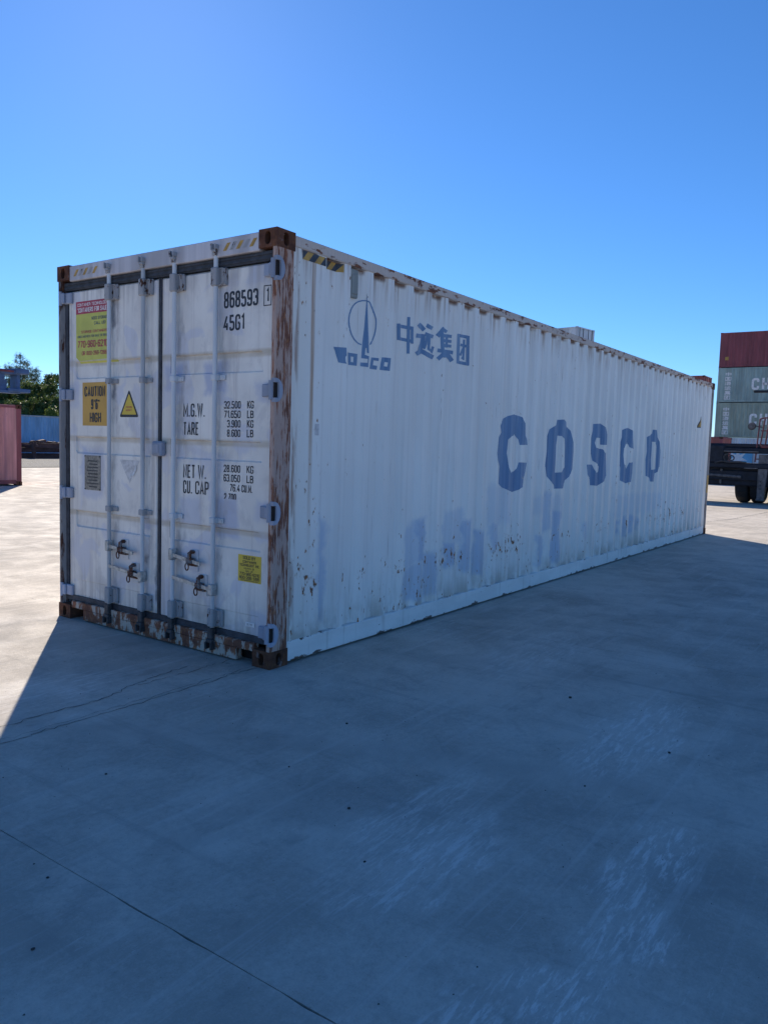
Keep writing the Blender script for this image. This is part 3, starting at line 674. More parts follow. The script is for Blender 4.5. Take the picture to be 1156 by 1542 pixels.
# outlines measured on the corrugated wall, in wall coordinates (x along the wall, z up)
TR = {'letters':[('C',[[(3.557,1.881),(3.508,1.873),(3.481,1.866),(3.463,1.86),(3.443,1.845),(3.391,1.829),(3.375,1.804),(3.276,1.776),(3.261,1.752),(3.269,1.731),(3.277,1.71),(3.285,1.689),(3.26,1.664),(3.237,1.64),(3.234,1.62),(3.231,1.6),(3.229,1.58),(3.226,1.56),(3.224,1.54),(3.221,1.52),(3.219,1.5),(3.216,1.48),(3.224,1.456),(3.232,1.432),(3.241,1.408),(3.257,1.38),(3.274,1.352),(3.273,1.33),(3.273,1.308),(3.272,1.286),(3.272,1.264),(3.271,1.242),(3.27,1.219),(3.27,1.197),(3.269,1.175),(3.386,1.154),(3.421,1.137),(3.453,1.126),(3.471,1.117),(3.489,1.107),(3.531,1.096),(3.667,1.079),(3.718,1.085),(3.738,1.093),(3.757,1.101),(3.783,1.115),(3.835,1.128),(3.837,1.151),(3.84,1.175),(3.932,1.194),(3.935,1.218),(3.952,1.248),(3.969,1.278),(3.974,1.3),(3.98,1.321),(3.986,1.343),(3.992,1.364),(3.998,1.385),(3.947,1.386),(3.807,1.389),(3.766,1.39),(3.749,1.39),(3.744,1.368),(3.739,1.346),(3.734,1.324),(3.719,1.308),(3.679,1.293),(3.553,1.281),(3.523,1.308),(3.493,1.335),(3.489,1.356),(3.485,1.377),(3.482,1.398),(3.478,1.419),(3.475,1.44),(3.471,1.461),(3.467,1.482),(3.468,1.505),(3.47,1.528),(3.471,1.551),(3.472,1.575),(3.473,1.598),(3.474,1.621),(3.49,1.64),(3.527,1.659),(3.657,1.68),(3.693,1.662),(3.724,1.645),(3.737,1.627),(3.744,1.599),(3.75,1.572),(3.777,1.573),(3.842,1.574),(3.997,1.576),(3.99,1.597),(3.982,1.619),(3.975,1.641),(3.938,1.674),(3.936,1.695),(3.934,1.717),(3.842,1.736),(3.839,1.757),(3.837,1.778),(3.835,1.799),(3.806,1.82),(3.778,1.841),(3.763,1.863),(3.745,1.869),(3.728,1.875),(3.692,1.88)]]),('O',[[(4.671,1.874),(4.834,1.882),(4.858,1.885),(4.883,1.887),(4.939,1.862),(4.943,1.839),(4.945,1.815),(5.096,1.801),(5.119,1.783),(5.135,1.765),(5.142,1.739),(5.149,1.712),(5.156,1.686),(5.172,1.659),(5.194,1.633),(5.198,1.604),(5.202,1.575),(5.206,1.546),(5.21,1.518),(5.208,1.491),(5.207,1.465),(5.205,1.438),(5.204,1.411),(5.202,1.385),(5.201,1.358),(5.199,1.332),(5.198,1.305),(5.168,1.277),(5.152,1.248),(5.142,1.218),(5.127,1.202),(5.113,1.186),(5.079,1.17),(5.066,1.139),(4.95,1.114),(4.938,1.084),(4.878,1.084),(4.857,1.083),(4.835,1.082),(4.781,1.082),(4.668,1.111),(4.656,1.134),(4.613,1.155),(4.592,1.176),(4.578,1.195),(4.563,1.215),(4.541,1.235),(4.531,1.261),(4.521,1.287),(4.51,1.312),(4.5,1.338),(4.394,1.365),(4.494,1.388),(4.499,1.412),(4.504,1.436),(4.509,1.46),(4.513,1.485),(4.518,1.509),(4.517,1.532),(4.516,1.554),(4.514,1.577),(4.513,1.599),(4.512,1.622),(4.511,1.645),(4.511,1.667),(4.51,1.69),(4.529,1.715),(4.548,1.739),(4.558,1.764),(4.578,1.78),(4.598,1.796),(4.646,1.813),(4.659,1.844)],[(4.798,1.698),(4.841,1.697),(4.863,1.696),(4.877,1.68),(4.916,1.664),(4.922,1.641),(4.927,1.618),(4.933,1.594),(4.938,1.571),(4.94,1.546),(4.941,1.521),(4.943,1.496),(4.945,1.471),(4.946,1.446),(4.948,1.42),(4.949,1.395),(4.951,1.37),(5.056,1.343),(4.928,1.321),(4.904,1.297),(4.88,1.274),(4.858,1.272),(4.835,1.27),(4.776,1.269),(4.776,1.295),(4.777,1.321),(4.777,1.346),(4.778,1.372),(4.778,1.398),(4.778,1.423),(4.779,1.449),(4.779,1.474),(4.778,1.502),(4.777,1.53),(4.776,1.558),(4.774,1.586),(4.781,1.614),(4.787,1.642),(4.793,1.67)]]),('S',[[(5.931,1.876),(5.965,1.88),(5.996,1.884),(6.204,1.894),(6.235,1.878),(6.255,1.861),(6.294,1.845),(6.315,1.818),(6.335,1.79),(6.476,1.766),(6.477,1.737),(6.478,1.708),(6.479,1.679),(6.48,1.649),(6.481,1.62),(6.275,1.619),(6.245,1.619),(6.22,1.62),(6.218,1.648),(6.214,1.677),(6.209,1.706),(5.981,1.705),(5.973,1.671),(5.966,1.638),(5.976,1.608),(5.986,1.577),(6.056,1.572),(6.229,1.566),(6.253,1.56),(6.276,1.534),(6.335,1.509),(6.46,1.481),(6.466,1.454),(6.471,1.427),(6.477,1.399),(6.482,1.372),(6.488,1.345),(6.493,1.317),(6.497,1.29),(6.498,1.262),(6.5,1.235),(6.501,1.207),(6.488,1.182),(6.46,1.157),(6.314,1.137),(6.259,1.119),(6.235,1.099),(6.197,1.08),(5.992,1.091),(5.965,1.093),(5.931,1.095),(5.924,1.122),(5.916,1.148),(5.908,1.174),(5.754,1.21),(5.713,1.241),(5.71,1.271),(5.706,1.301),(5.703,1.331),(5.699,1.361),(5.757,1.362),(5.947,1.36),(5.959,1.336),(5.97,1.312),(5.982,1.289),(6.025,1.257),(6.199,1.264),(6.209,1.301),(6.218,1.338),(6.007,1.378),(5.973,1.395),(5.95,1.411),(5.943,1.442),(5.924,1.473),(5.9,1.503),(5.899,1.529),(5.784,1.554),(5.782,1.579),(5.78,1.605),(5.779,1.63),(5.777,1.655),(5.776,1.68),(5.774,1.706),(5.902,1.735),(5.917,1.763),(5.932,1.791),(5.932,1.819),(5.932,1.848)]]),('C',[[(7.306,1.881),(7.1,1.863),(7.078,1.851),(7.056,1.839),(7.056,1.805),(7.057,1.772),(7.057,1.738),(7.051,1.704),(7.029,1.67),(7.031,1.642),(7.034,1.614),(7.036,1.585),(7.039,1.557),(7.041,1.528),(7.043,1.5),(7.046,1.471),(7.048,1.443),(7.05,1.414),(7.051,1.385),(7.052,1.357),(7.055,1.329),(7.059,1.301),(7.059,1.268),(7.059,1.235),(7.06,1.202),(7.06,1.169),(7.061,1.136),(7.085,1.123),(7.134,1.109),(7.335,1.089),(7.367,1.103),(7.59,1.109),(7.597,1.141),(7.604,1.174),(7.607,1.206),(7.609,1.238),(7.609,1.268),(7.609,1.298),(7.608,1.328),(7.608,1.358),(7.608,1.388),(7.362,1.385),(7.352,1.356),(7.341,1.327),(7.331,1.299),(7.302,1.326),(7.137,1.354),(7.103,1.381),(7.098,1.409),(7.095,1.437),(7.091,1.465),(7.088,1.493),(7.089,1.523),(7.09,1.553),(7.091,1.583),(7.104,1.613),(7.14,1.644),(7.306,1.676),(7.339,1.641),(7.356,1.605),(7.388,1.594),(7.608,1.585),(7.606,1.614),(7.601,1.642),(7.593,1.671),(7.587,1.7),(7.446,1.727),(7.44,1.755),(7.433,1.783),(7.426,1.812),(7.419,1.84),(7.367,1.853),(7.344,1.867)]]),('O',[[(8.456,1.891),(8.484,1.89),(8.719,1.894),(8.724,1.857),(8.729,1.82),(8.734,1.782),(8.746,1.753),(8.759,1.724),(8.788,1.696),(8.802,1.661),(8.816,1.627),(8.83,1.592),(8.993,1.558),(8.993,1.523),(8.993,1.489),(8.992,1.455),(8.993,1.42),(8.993,1.386),(8.992,1.352),(8.812,1.316),(8.782,1.278),(8.762,1.24),(8.72,1.213),(8.718,1.181),(8.717,1.15),(8.716,1.118),(8.712,1.086),(8.458,1.092),(8.452,1.123),(8.446,1.154),(8.229,1.172),(8.19,1.184),(8.189,1.214),(8.187,1.245),(8.186,1.275),(8.184,1.306),(8.183,1.336),(8.181,1.367),(8.18,1.397),(8.178,1.427),(8.18,1.458),(8.183,1.488),(8.186,1.519),(8.189,1.549),(8.187,1.581),(8.185,1.612),(8.184,1.643),(8.182,1.674),(8.181,1.705),(8.179,1.736),(8.177,1.768),(8.199,1.785),(8.25,1.802),(8.449,1.824),(8.452,1.857)],[(8.454,1.706),(8.552,1.703),(8.719,1.668),(8.726,1.631),(8.726,1.598),(8.726,1.566),(8.727,1.534),(8.726,1.502),(8.727,1.47),(8.726,1.438),(8.727,1.406),(8.727,1.373),(8.727,1.341),(8.727,1.309),(8.727,1.277),(8.507,1.277),(8.466,1.274),(8.464,1.305),(8.461,1.336),(8.459,1.367),(8.456,1.397),(8.454,1.428),(8.455,1.465),(8.456,1.503),(8.456,1.54),(8.457,1.577),(8.456,1.609),(8.456,1.641),(8.455,1.673)]])],'emblem':[('painted_emblem_letter',[[(0.662,2.22),(0.677,2.22),(0.69,2.22),(0.702,2.22),(0.714,2.22),(0.734,2.221),(0.759,2.223),(0.76,2.209),(0.761,2.195),(0.763,2.181),(0.764,2.167),(0.749,2.156),(0.751,2.139),(0.754,2.123),(0.767,2.108),(0.746,2.108),(0.726,2.108),(0.712,2.108),(0.703,2.11),(0.693,2.111),(0.689,2.127),(0.685,2.142),(0.682,2.153),(0.679,2.165),(0.676,2.176),(0.674,2.187),(0.671,2.198),(0.667,2.209)]]),('painted_emblem_letter',[[(0.776,2.19),(0.852,2.198),(0.875,2.199),(0.899,2.199),(0.922,2.2),(0.945,2.2),(0.945,2.188),(0.944,2.175),(0.944,2.162),(0.943,2.15),(0.942,2.137),(0.942,2.124),(0.941,2.112),(0.92,2.111),(0.899,2.111),(0.878,2.11),(0.857,2.11),(0.783,2.102),(0.782,2.115),(0.781,2.127),(0.78,2.14),(0.779,2.152),(0.778,2.165),(0.777,2.177)],[(0.866,2.173),(0.901,2.174),(0.9,2.16),(0.9,2.147),(0.9,2.133),(0.867,2.133),(0.867,2.147),(0.866,2.16)]]),('painted_spire',[[(0.992,2.651),(0.991,2.639),(0.991,2.626),(0.99,2.613),(0.99,2.6),(0.989,2.588),(0.989,2.575),(0.988,2.562),(0.988,2.549),(0.987,2.537),(0.987,2.524),(0.986,2.512),(0.986,2.499),(0.985,2.487),(0.984,2.474),(0.984,2.462),(0.983,2.449),(0.983,2.437),(0.982,2.424),(0.982,2.412),(0.981,2.399),(0.98,2.386),(0.979,2.373),(0.978,2.36),(0.977,2.347),(0.976,2.334),(0.975,2.321),(0.974,2.308),(0.973,2.295),(0.972,2.282),(0.971,2.269),(0.971,2.255),(0.97,2.241),(0.97,2.227),(0.969,2.213),(0.969,2.199),(0.968,2.185),(0.968,2.171),(0.978,2.17),(0.988,2.169),(1.001,2.169),(1.023,2.17),(1.022,2.155),(1.021,2.141),(0.998,2.139),(0.986,2.139),(0.975,2.139),(0.964,2.139),(0.963,2.125),(0.963,2.112),(0.975,2.11),(0.987,2.109),(1.003,2.109),(1.03,2.109),(1.031,2.123),(1.032,2.137),(1.033,2.151),(1.035,2.164),(1.036,2.178),(1.037,2.192),(1.009,2.194),(0.989,2.197),(0.99,2.213),(0.991,2.23),(0.992,2.246),(1.002,2.252),(1.005,2.239),(1.008,2.225),(1.011,2.212),(1.035,2.214),(1.033,2.229),(1.032,2.245),(1.031,2.26),(1.03,2.275),(1.028,2.288),(1.027,2.301),(1.025,2.313),(1.024,2.326),(1.022,2.339),(1.02,2.352),(1.019,2.365),(1.017,2.378),(1.016,2.391),(1.015,2.403),(1.013,2.416),(1.012,2.428),(1.011,2.441),(1.01,2.453),(1.008,2.466),(1.007,2.478),(1.006,2.49),(1.004,2.503),(1.003,2.515),(1.002,2.528),(1.0,2.54),(0.999,2.552),(0.997,2.565),(0.996,2.577),(0.995,2.589),(0.994,2.602),(0.994,2.614),(0.993,2.627),(0.992,2.639)]]),('painted_emblem_letter',[[(1.064,2.187),(1.147,2.196),(1.172,2.197),(1.197,2.198),(1.223,2.199),(1.218,2.176),(1.196,2.176),(1.174,2.175),(1.152,2.175),(1.149,2.156),(1.145,2.137),(1.174,2.138),(1.203,2.138),(1.199,2.123),(1.195,2.108),(1.172,2.107),(1.149,2.107),(1.126,2.106),(1.047,2.099),(1.049,2.112),(1.052,2.124),(1.054,2.137),(1.057,2.149),(1.059,2.162),(1.062,2.175)]]),('painted_emblem_letter',[[(1.241,2.207),(1.252,2.207),(1.263,2.207),(1.276,2.206),(1.301,2.208),(1.326,2.209),(1.324,2.195),(1.322,2.18),(1.321,2.166),(1.319,2.151),(1.318,2.137),(1.316,2.122),(1.315,2.108),(1.291,2.107),(1.271,2.107),(1.26,2.107),(1.249,2.108),(1.239,2.109),(1.228,2.11),(1.23,2.124),(1.232,2.138),(1.233,2.152),(1.235,2.166),(1.237,2.18),(1.239,2.193)],[(1.258,2.173),(1.269,2.171),(1.288,2.171),(1.283,2.154),(1.279,2.137),(1.265,2.138),(1.254,2.14),(1.256,2.157)]])],'ring':[[(0.969,2.275),(0.964,2.277),(0.961,2.268),(0.966,2.266)],[(0.964,2.277),(0.957,2.28),(0.953,2.271),(0.961,2.268)],[(0.957,2.28),(0.95,2.285),(0.945,2.276),(0.953,2.271)],[(0.95,2.285),(0.939,2.291),(0.928,2.283),(0.945,2.276)],[(0.939,2.291),(0.922,2.299),(0.91,2.291),(0.928,2.283)],[(0.922,2.299),(0.906,2.308),(0.893,2.301),(0.91,2.291)],[(0.906,2.308),(0.893,2.319),(0.879,2.313),(0.893,2.301)],[(0.893,2.319),(0.88,2.331),(0.866,2.326),(0.879,2.313)],[(0.88,2.331),(0.869,2.346),(0.854,2.34),(0.866,2.326)],[(0.869,2.346),(0.859,2.362),(0.844,2.358),(0.854,2.34)],[(0.859,2.362),(0.851,2.381),(0.781,2.367),(0.844,2.358)],[(0.851,2.381),(0.845,2.399),(0.775,2.385),(0.781,2.367)],[(0.845,2.399),(0.787,2.404),(0.771,2.401),(0.775,2.385)],[(0.787,2.404),(0.785,2.419),(0.77,2.417),(0.771,2.401)],[(0.785,2.419),(0.786,2.434),(0.77,2.433),(0.77,2.417)],[(0.786,2.434),(0.788,2.45),(0.773,2.449),(0.77,2.433)],[(0.788,2.45),(0.846,2.478),(0.777,2.466),(0.773,2.449)],[(0.846,2.478),(0.853,2.494),(0.784,2.483),(0.777,2.466)],[(0.853,2.494),(0.86,2.509),(0.846,2.51),(0.784,2.483)],[(0.86,2.509),(0.869,2.523),(0.855,2.526),(0.846,2.51)],[(0.869,2.523),(0.88,2.537),(0.867,2.54),(0.855,2.526)],[(0.88,2.537),(0.893,2.55),(0.881,2.554),(0.867,2.54)],[(0.893,2.55),(0.908,2.561),(0.897,2.567),(0.881,2.554)],[(0.908,2.561),(0.924,2.572),(0.916,2.578),(0.897,2.567)],[(0.924,2.572),(0.944,2.58),(0.937,2.588),(0.916,2.578)],[(0.944,2.58),(0.955,2.585),(0.953,2.595),(0.937,2.588)],[(0.955,2.585),(0.965,2.589),(0.963,2.598),(0.953,2.595)],[(0.965,2.589),(0.974,2.59),(0.974,2.6),(0.963,2.598)],[(0.974,2.59),(0.984,2.591),(0.984,2.6),(0.974,2.6)],[(0.984,2.591),(0.992,2.59),(0.994,2.599),(0.984,2.6)],[(0.992,2.59),(1.002,2.589),(1.007,2.599),(0.994,2.599)],[(1.002,2.589),(1.012,2.587),(1.022,2.597),(1.007,2.599)],[(1.012,2.587),(1.022,2.584),(1.035,2.591),(1.022,2.597)],[(1.022,2.584),(1.029,2.576),(1.044,2.582),(1.035,2.591)],[(1.029,2.576),(1.036,2.566),(1.052,2.571),(1.044,2.582)],[(1.036,2.566),(1.044,2.554),(1.059,2.56),(1.052,2.571)],[(1.044,2.554),(1.054,2.543),(1.126,2.562),(1.059,2.56)],[(1.054,2.543),(1.064,2.532),(1.137,2.55),(1.126,2.562)],[(1.064,2.532),(1.131,2.532),(1.147,2.538),(1.137,2.55)],[(1.131,2.532),(1.142,2.518),(1.158,2.523),(1.147,2.538)],[(1.142,2.518),(1.152,2.503),(1.168,2.508),(1.158,2.523)],[(1.152,2.503),(1.159,2.487),(1.176,2.491),(1.168,2.508)],[(1.159,2.487),(1.162,2.47),(1.179,2.473),(1.176,2.491)],[(1.162,2.47),(1.163,2.452),(1.18,2.454),(1.179,2.473)],[(1.163,2.452),(1.162,2.434),(1.179,2.435),(1.18,2.454)],[(1.162,2.434),(1.16,2.416),(1.177,2.418),(1.179,2.435)],[(1.16,2.416),(1.156,2.4),(1.173,2.4),(1.177,2.418)],[(1.156,2.4),(1.151,2.383),(1.167,2.383),(1.173,2.4)],[(1.151,2.383),(1.143,2.365),(1.16,2.364),(1.167,2.383)],[(1.143,2.365),(1.134,2.347),(1.15,2.346),(1.16,2.364)],[(1.134,2.347),(1.124,2.33),(1.14,2.328),(1.15,2.346)],[(1.124,2.33),(1.056,2.305),(1.128,2.312),(1.14,2.328)],[(1.056,2.305),(1.044,2.29),(1.059,2.287),(1.128,2.312)],[(1.044,2.29),(1.036,2.28),(1.051,2.277),(1.059,2.287)]],'cj':[[[[(1.452,2.497),(1.453,2.483),(1.454,2.468),(1.455,2.454),(1.455,2.44),(1.456,2.426),(1.457,2.411),(1.458,2.397),(1.459,2.383),(1.46,2.369),(1.486,2.372),(1.506,2.374),(1.505,2.389),(1.505,2.403),(1.505,2.418),(1.504,2.432),(1.504,2.446),(1.504,2.461),(1.503,2.475),(1.503,2.489),(1.502,2.504),(1.479,2.501)]],[[(1.45,2.466),(1.473,2.468),(1.496,2.469),(1.509,2.468),(1.52,2.466),(1.53,2.465),(1.541,2.464),(1.553,2.463),(1.577,2.464),(1.601,2.465),(1.689,2.477),(1.693,2.491),(1.696,2.506),(1.608,2.493),(1.583,2.492),(1.559,2.491),(1.544,2.491),(1.533,2.492),(1.523,2.494),(1.512,2.495),(1.502,2.496),(1.48,2.495),(1.457,2.494),(1.453,2.48)]],[[(1.458,2.371),(1.483,2.371),(1.504,2.37),(1.516,2.368),(1.527,2.366),(1.538,2.364),(1.55,2.362),(1.575,2.362),(1.601,2.362),(1.691,2.372),(1.699,2.399),(1.609,2.388),(1.583,2.388),(1.557,2.388),(1.542,2.389),(1.531,2.391),(1.519,2.393),(1.508,2.395),(1.492,2.397),(1.467,2.396)]],[[(1.591,2.489),(1.592,2.475),(1.593,2.462),(1.593,2.448),(1.594,2.435),(1.595,2.422),(1.596,2.408),(1.596,2.395),(1.597,2.381),(1.598,2.368),(1.599,2.354),(1.702,2.369),(1.701,2.383),(1.7,2.396),(1.7,2.41),(1.698,2.424),(1.698,2.437),(1.697,2.451),(1.696,2.465),(1.695,2.478),(1.694,2.492),(1.694,2.506)]],[[(1.543,2.56),(1.543,2.547),(1.543,2.534),(1.543,2.52),(1.543,2.507),(1.543,2.494),(1.544,2.481),(1.544,2.468),(1.544,2.455),(1.544,2.441),(1.544,2.428),(1.544,2.415),(1.544,2.402),(1.545,2.389),(1.545,2.375),(1.545,2.362),(1.545,2.349),(1.545,2.336),(1.545,2.322),(1.546,2.309),(1.546,2.296),(1.546,2.283),(1.546,2.269),(1.586,2.273),(1.586,2.287),(1.585,2.3),(1.585,2.313),(1.585,2.326),(1.584,2.34),(1.584,2.353),(1.584,2.366),(1.583,2.379),(1.583,2.393),(1.583,2.406),(1.582,2.419),(1.582,2.432),(1.582,2.446),(1.581,2.459),(1.581,2.472),(1.58,2.485),(1.58,2.498),(1.58,2.512),(1.579,2.525),(1.579,2.538),(1.579,2.551),(1.578,2.564)]]],[[[(1.748,2.522),(1.77,2.513),(1.784,2.502),(1.794,2.491),(1.803,2.479),(1.814,2.492),(1.825,2.506),(1.815,2.517),(1.806,2.529),(1.796,2.541),(1.786,2.552),(1.772,2.538)]],[[(1.737,2.423),(1.774,2.426),(1.793,2.425),(1.804,2.436),(1.815,2.447),(1.825,2.459),(1.813,2.459),(1.8,2.46),(1.788,2.46),(1.771,2.46),(1.742,2.458),(1.74,2.441)],[(1.793,2.425),(1.791,2.411),(1.79,2.397),(1.788,2.384),(1.802,2.38),(1.816,2.377),(1.818,2.394),(1.82,2.41),(1.822,2.426),(1.823,2.442),(1.825,2.459),(1.815,2.447),(1.804,2.436)],[(1.788,2.384),(1.785,2.37),(1.782,2.356),(1.779,2.343),(1.773,2.329),(1.789,2.325),(1.803,2.321),(1.806,2.335),(1.809,2.349),(1.813,2.363),(1.816,2.377),(1.802,2.38)]],[[(1.77,2.276),(1.786,2.288),(1.798,2.299),(1.797,2.314),(1.796,2.328),(1.795,2.343),(1.785,2.334),(1.772,2.323),(1.75,2.312),(1.728,2.301),(1.749,2.288)],[(1.798,2.299),(1.809,2.293),(1.82,2.286),(1.833,2.28),(1.849,2.298),(1.865,2.316),(1.836,2.321),(1.819,2.328),(1.807,2.336),(1.795,2.343),(1.796,2.328),(1.797,2.314)],[(1.833,2.28),(1.858,2.275),(1.883,2.271),(1.975,2.276),(2.001,2.272),(2.017,2.29),(2.033,2.309),(2.008,2.313),(1.982,2.317),(1.89,2.312),(1.865,2.316),(1.849,2.298)]],[[(1.822,2.52),(1.836,2.515),(1.859,2.511),(1.882,2.508),(1.973,2.516),(1.988,2.532),(2.003,2.549),(1.979,2.552),(1.888,2.544),(1.865,2.547),(1.842,2.551),(1.828,2.535)]],[[(1.816,2.448),(1.826,2.444),(1.85,2.442),(1.876,2.441),(1.97,2.45),(1.996,2.449),(2.005,2.464),(2.014,2.48),(1.988,2.482),(1.894,2.472),(1.868,2.473),(1.842,2.475),(1.823,2.477),(1.819,2.462)]],[[(1.828,2.451),(1.825,2.434),(1.823,2.418),(1.82,2.402),(1.817,2.386),(1.847,2.381),(1.853,2.398),(1.859,2.416),(1.865,2.433),(1.872,2.451)],[(1.817,2.386),(1.813,2.372),(1.808,2.358),(1.803,2.344),(1.821,2.335),(1.826,2.35),(1.835,2.365),(1.847,2.381)]],[[(1.86,2.447),(1.859,2.432),(1.858,2.417),(1.857,2.401),(1.855,2.386),(1.854,2.37),(1.853,2.355),(1.852,2.339),(1.894,2.353),(1.895,2.367),(1.896,2.381),(1.898,2.395),(1.899,2.409),(1.967,2.434),(1.968,2.448),(1.969,2.462)],[(1.852,2.339),(1.878,2.33),(1.972,2.33),(1.999,2.321),(1.988,2.339),(1.977,2.358),(1.894,2.353)],[(1.999,2.321),(2.007,2.336),(2.015,2.351),(2.023,2.366),(2.031,2.381),(1.99,2.384),(1.977,2.358),(1.988,2.339)]]],[[[(2.099,2.561),(2.091,2.549),(2.083,2.537),(2.076,2.524),(2.068,2.512),(2.06,2.5),(2.047,2.487),(2.064,2.476),(2.077,2.465),(2.084,2.477),(2.092,2.489),(2.1,2.502),(2.11,2.514),(2.129,2.529),(2.148,2.543),(2.118,2.551)]],[[(2.083,2.504),(2.084,2.489),(2.085,2.473),(2.085,2.458),(2.086,2.442),(2.087,2.426),(2.088,2.411),(2.089,2.395),(2.09,2.38),(2.091,2.364),(2.104,2.366),(2.132,2.369),(2.129,2.385),(2.127,2.4),(2.125,2.416),(2.123,2.431),(2.121,2.447),(2.119,2.462),(2.117,2.477),(2.115,2.493),(2.113,2.508),(2.096,2.506)]],[[(2.102,2.519),(2.143,2.509),(2.159,2.523),(2.175,2.537),(2.129,2.547),(2.113,2.532)]],[[(2.099,2.472),(2.12,2.473),(2.15,2.475),(2.251,2.489),(2.282,2.491),(2.314,2.493),(2.318,2.521),(2.287,2.519),(2.256,2.517),(2.155,2.503),(2.124,2.501),(2.101,2.499)]],[[(2.102,2.431),(2.126,2.432),(2.155,2.434),(2.253,2.446),(2.283,2.448),(2.312,2.45),(2.317,2.476),(2.287,2.474),(2.258,2.472),(2.159,2.459),(2.13,2.457),(2.104,2.456)]],[[(2.103,2.391),(2.129,2.392),(2.157,2.393),(2.257,2.405),(2.286,2.407),(2.315,2.409),(2.32,2.434),(2.29,2.433),(2.261,2.431),(2.162,2.419),(2.133,2.417),(2.105,2.415)]],[[(2.066,2.342),(2.078,2.34),(2.09,2.339),(2.102,2.338),(2.127,2.338),(2.156,2.339),(2.256,2.35),(2.285,2.351),(2.315,2.352),(2.338,2.352),(2.34,2.368),(2.341,2.384),(2.323,2.385),(2.293,2.384),(2.263,2.382),(2.163,2.371),(2.134,2.37),(2.106,2.369),(2.093,2.37),(2.081,2.372),(2.069,2.373),(2.068,2.357)]],[[(2.139,2.489),(2.139,2.474),(2.139,2.46),(2.139,2.445),(2.139,2.431),(2.139,2.416),(2.139,2.402),(2.139,2.387),(2.254,2.402),(2.254,2.417),(2.254,2.432),(2.254,2.446),(2.254,2.461),(2.254,2.476),(2.254,2.491),(2.254,2.505)]],[[(2.108,2.36),(2.109,2.345),(2.11,2.33),(2.111,2.314),(2.112,2.299),(2.145,2.302),(2.249,2.315),(2.248,2.331),(2.177,2.337),(2.175,2.353),(2.174,2.368),(2.141,2.364)]],[[(2.102,2.344),(2.094,2.334),(2.086,2.323),(2.078,2.313),(2.069,2.303),(2.061,2.292),(2.071,2.281),(2.081,2.269),(2.089,2.279),(2.097,2.29),(2.105,2.3),(2.125,2.312),(2.144,2.324),(2.121,2.334)]],[[(2.142,2.325),(2.16,2.314),(2.249,2.312),(2.269,2.301),(2.288,2.29),(2.308,2.279),(2.336,2.293),(2.348,2.305),(2.34,2.318),(2.331,2.331),(2.312,2.342),(2.292,2.353),(2.273,2.364),(2.172,2.339)]]],[[[(2.366,2.536),(2.366,2.52),(2.366,2.505),(2.366,2.49),(2.366,2.475),(2.366,2.459),(2.366,2.444),(2.367,2.429),(2.367,2.413),(2.367,2.398),(2.366,2.382),(2.367,2.367),(2.367,2.352),(2.367,2.336),(2.367,2.321),(2.367,2.306),(2.367,2.29),(2.367,2.275),(2.395,2.276),(2.395,2.292),(2.394,2.307),(2.394,2.323),(2.394,2.338),(2.394,2.353),(2.394,2.369),(2.394,2.384),(2.394,2.399),(2.394,2.415),(2.394,2.43),(2.394,2.446),(2.394,2.461),(2.394,2.476),(2.394,2.492),(2.394,2.507),(2.393,2.522),(2.393,2.538)]],[[(2.366,2.51),(2.378,2.508),(2.401,2.508),(2.432,2.509),(2.537,2.521),(2.568,2.522),(2.6,2.523),(2.619,2.522),(2.623,2.551),(2.609,2.553),(2.577,2.552),(2.546,2.551),(2.441,2.537),(2.41,2.536),(2.382,2.536),(2.369,2.538)]],[[(2.58,2.539),(2.58,2.524),(2.581,2.509),(2.582,2.494),(2.583,2.479),(2.583,2.463),(2.584,2.448),(2.585,2.433),(2.586,2.418),(2.587,2.403),(2.587,2.387),(2.588,2.372),(2.589,2.357),(2.589,2.342),(2.59,2.326),(2.591,2.311),(2.592,2.296),(2.593,2.281),(2.627,2.283),(2.627,2.299),(2.627,2.314),(2.626,2.329),(2.626,2.345),(2.626,2.36),(2.625,2.375),(2.625,2.391),(2.625,2.406),(2.624,2.421),(2.624,2.437),(2.624,2.452),(2.623,2.467),(2.623,2.483),(2.623,2.498),(2.622,2.513),(2.622,2.528),(2.622,2.544)]],[[(2.367,2.275),(2.379,2.273),(2.404,2.272),(2.434,2.272),(2.538,2.281),(2.569,2.281),(2.6,2.281),(2.619,2.28),(2.623,2.308),(2.61,2.31),(2.578,2.31),(2.547,2.31),(2.443,2.301),(2.413,2.3),(2.383,2.3),(2.371,2.302)]],[[(2.398,2.432),(2.433,2.431),(2.542,2.442),(2.578,2.441),(2.589,2.466),(2.553,2.466),(2.444,2.455),(2.408,2.456)]],[[(2.447,2.496),(2.447,2.481),(2.447,2.465),(2.447,2.45),(2.447,2.435),(2.446,2.419),(2.446,2.404),(2.446,2.388),(2.446,2.373),(2.446,2.357),(2.446,2.342),(2.539,2.338),(2.558,2.325),(2.558,2.341),(2.558,2.356),(2.558,2.372),(2.558,2.388),(2.559,2.403),(2.559,2.419),(2.559,2.434),(2.559,2.45),(2.559,2.465),(2.559,2.481),(2.559,2.497),(2.56,2.512)],[(2.446,2.342),(2.439,2.343),(2.423,2.324),(2.453,2.32),(2.558,2.325),(2.539,2.338)]],[[(2.449,2.433),(2.436,2.416),(2.424,2.4),(2.412,2.383),(2.4,2.366),(2.388,2.35),(2.424,2.346),(2.436,2.363),(2.448,2.38),(2.534,2.407),(2.546,2.424),(2.559,2.441)]]]]}
from mathutils.geometry import tessellate_polygon
def tess(loops):
    V = [p for l in loops for p in l]
    return [[V[k] for k in t_] for t_ in tessellate_polygon([[Vector((p[0], p[1], 0)) for p in l] for l in loops])]
for ch, loops in TR['letters']: F('painted_letter', [tess(loops)], label='blue painted letter ' + ch)
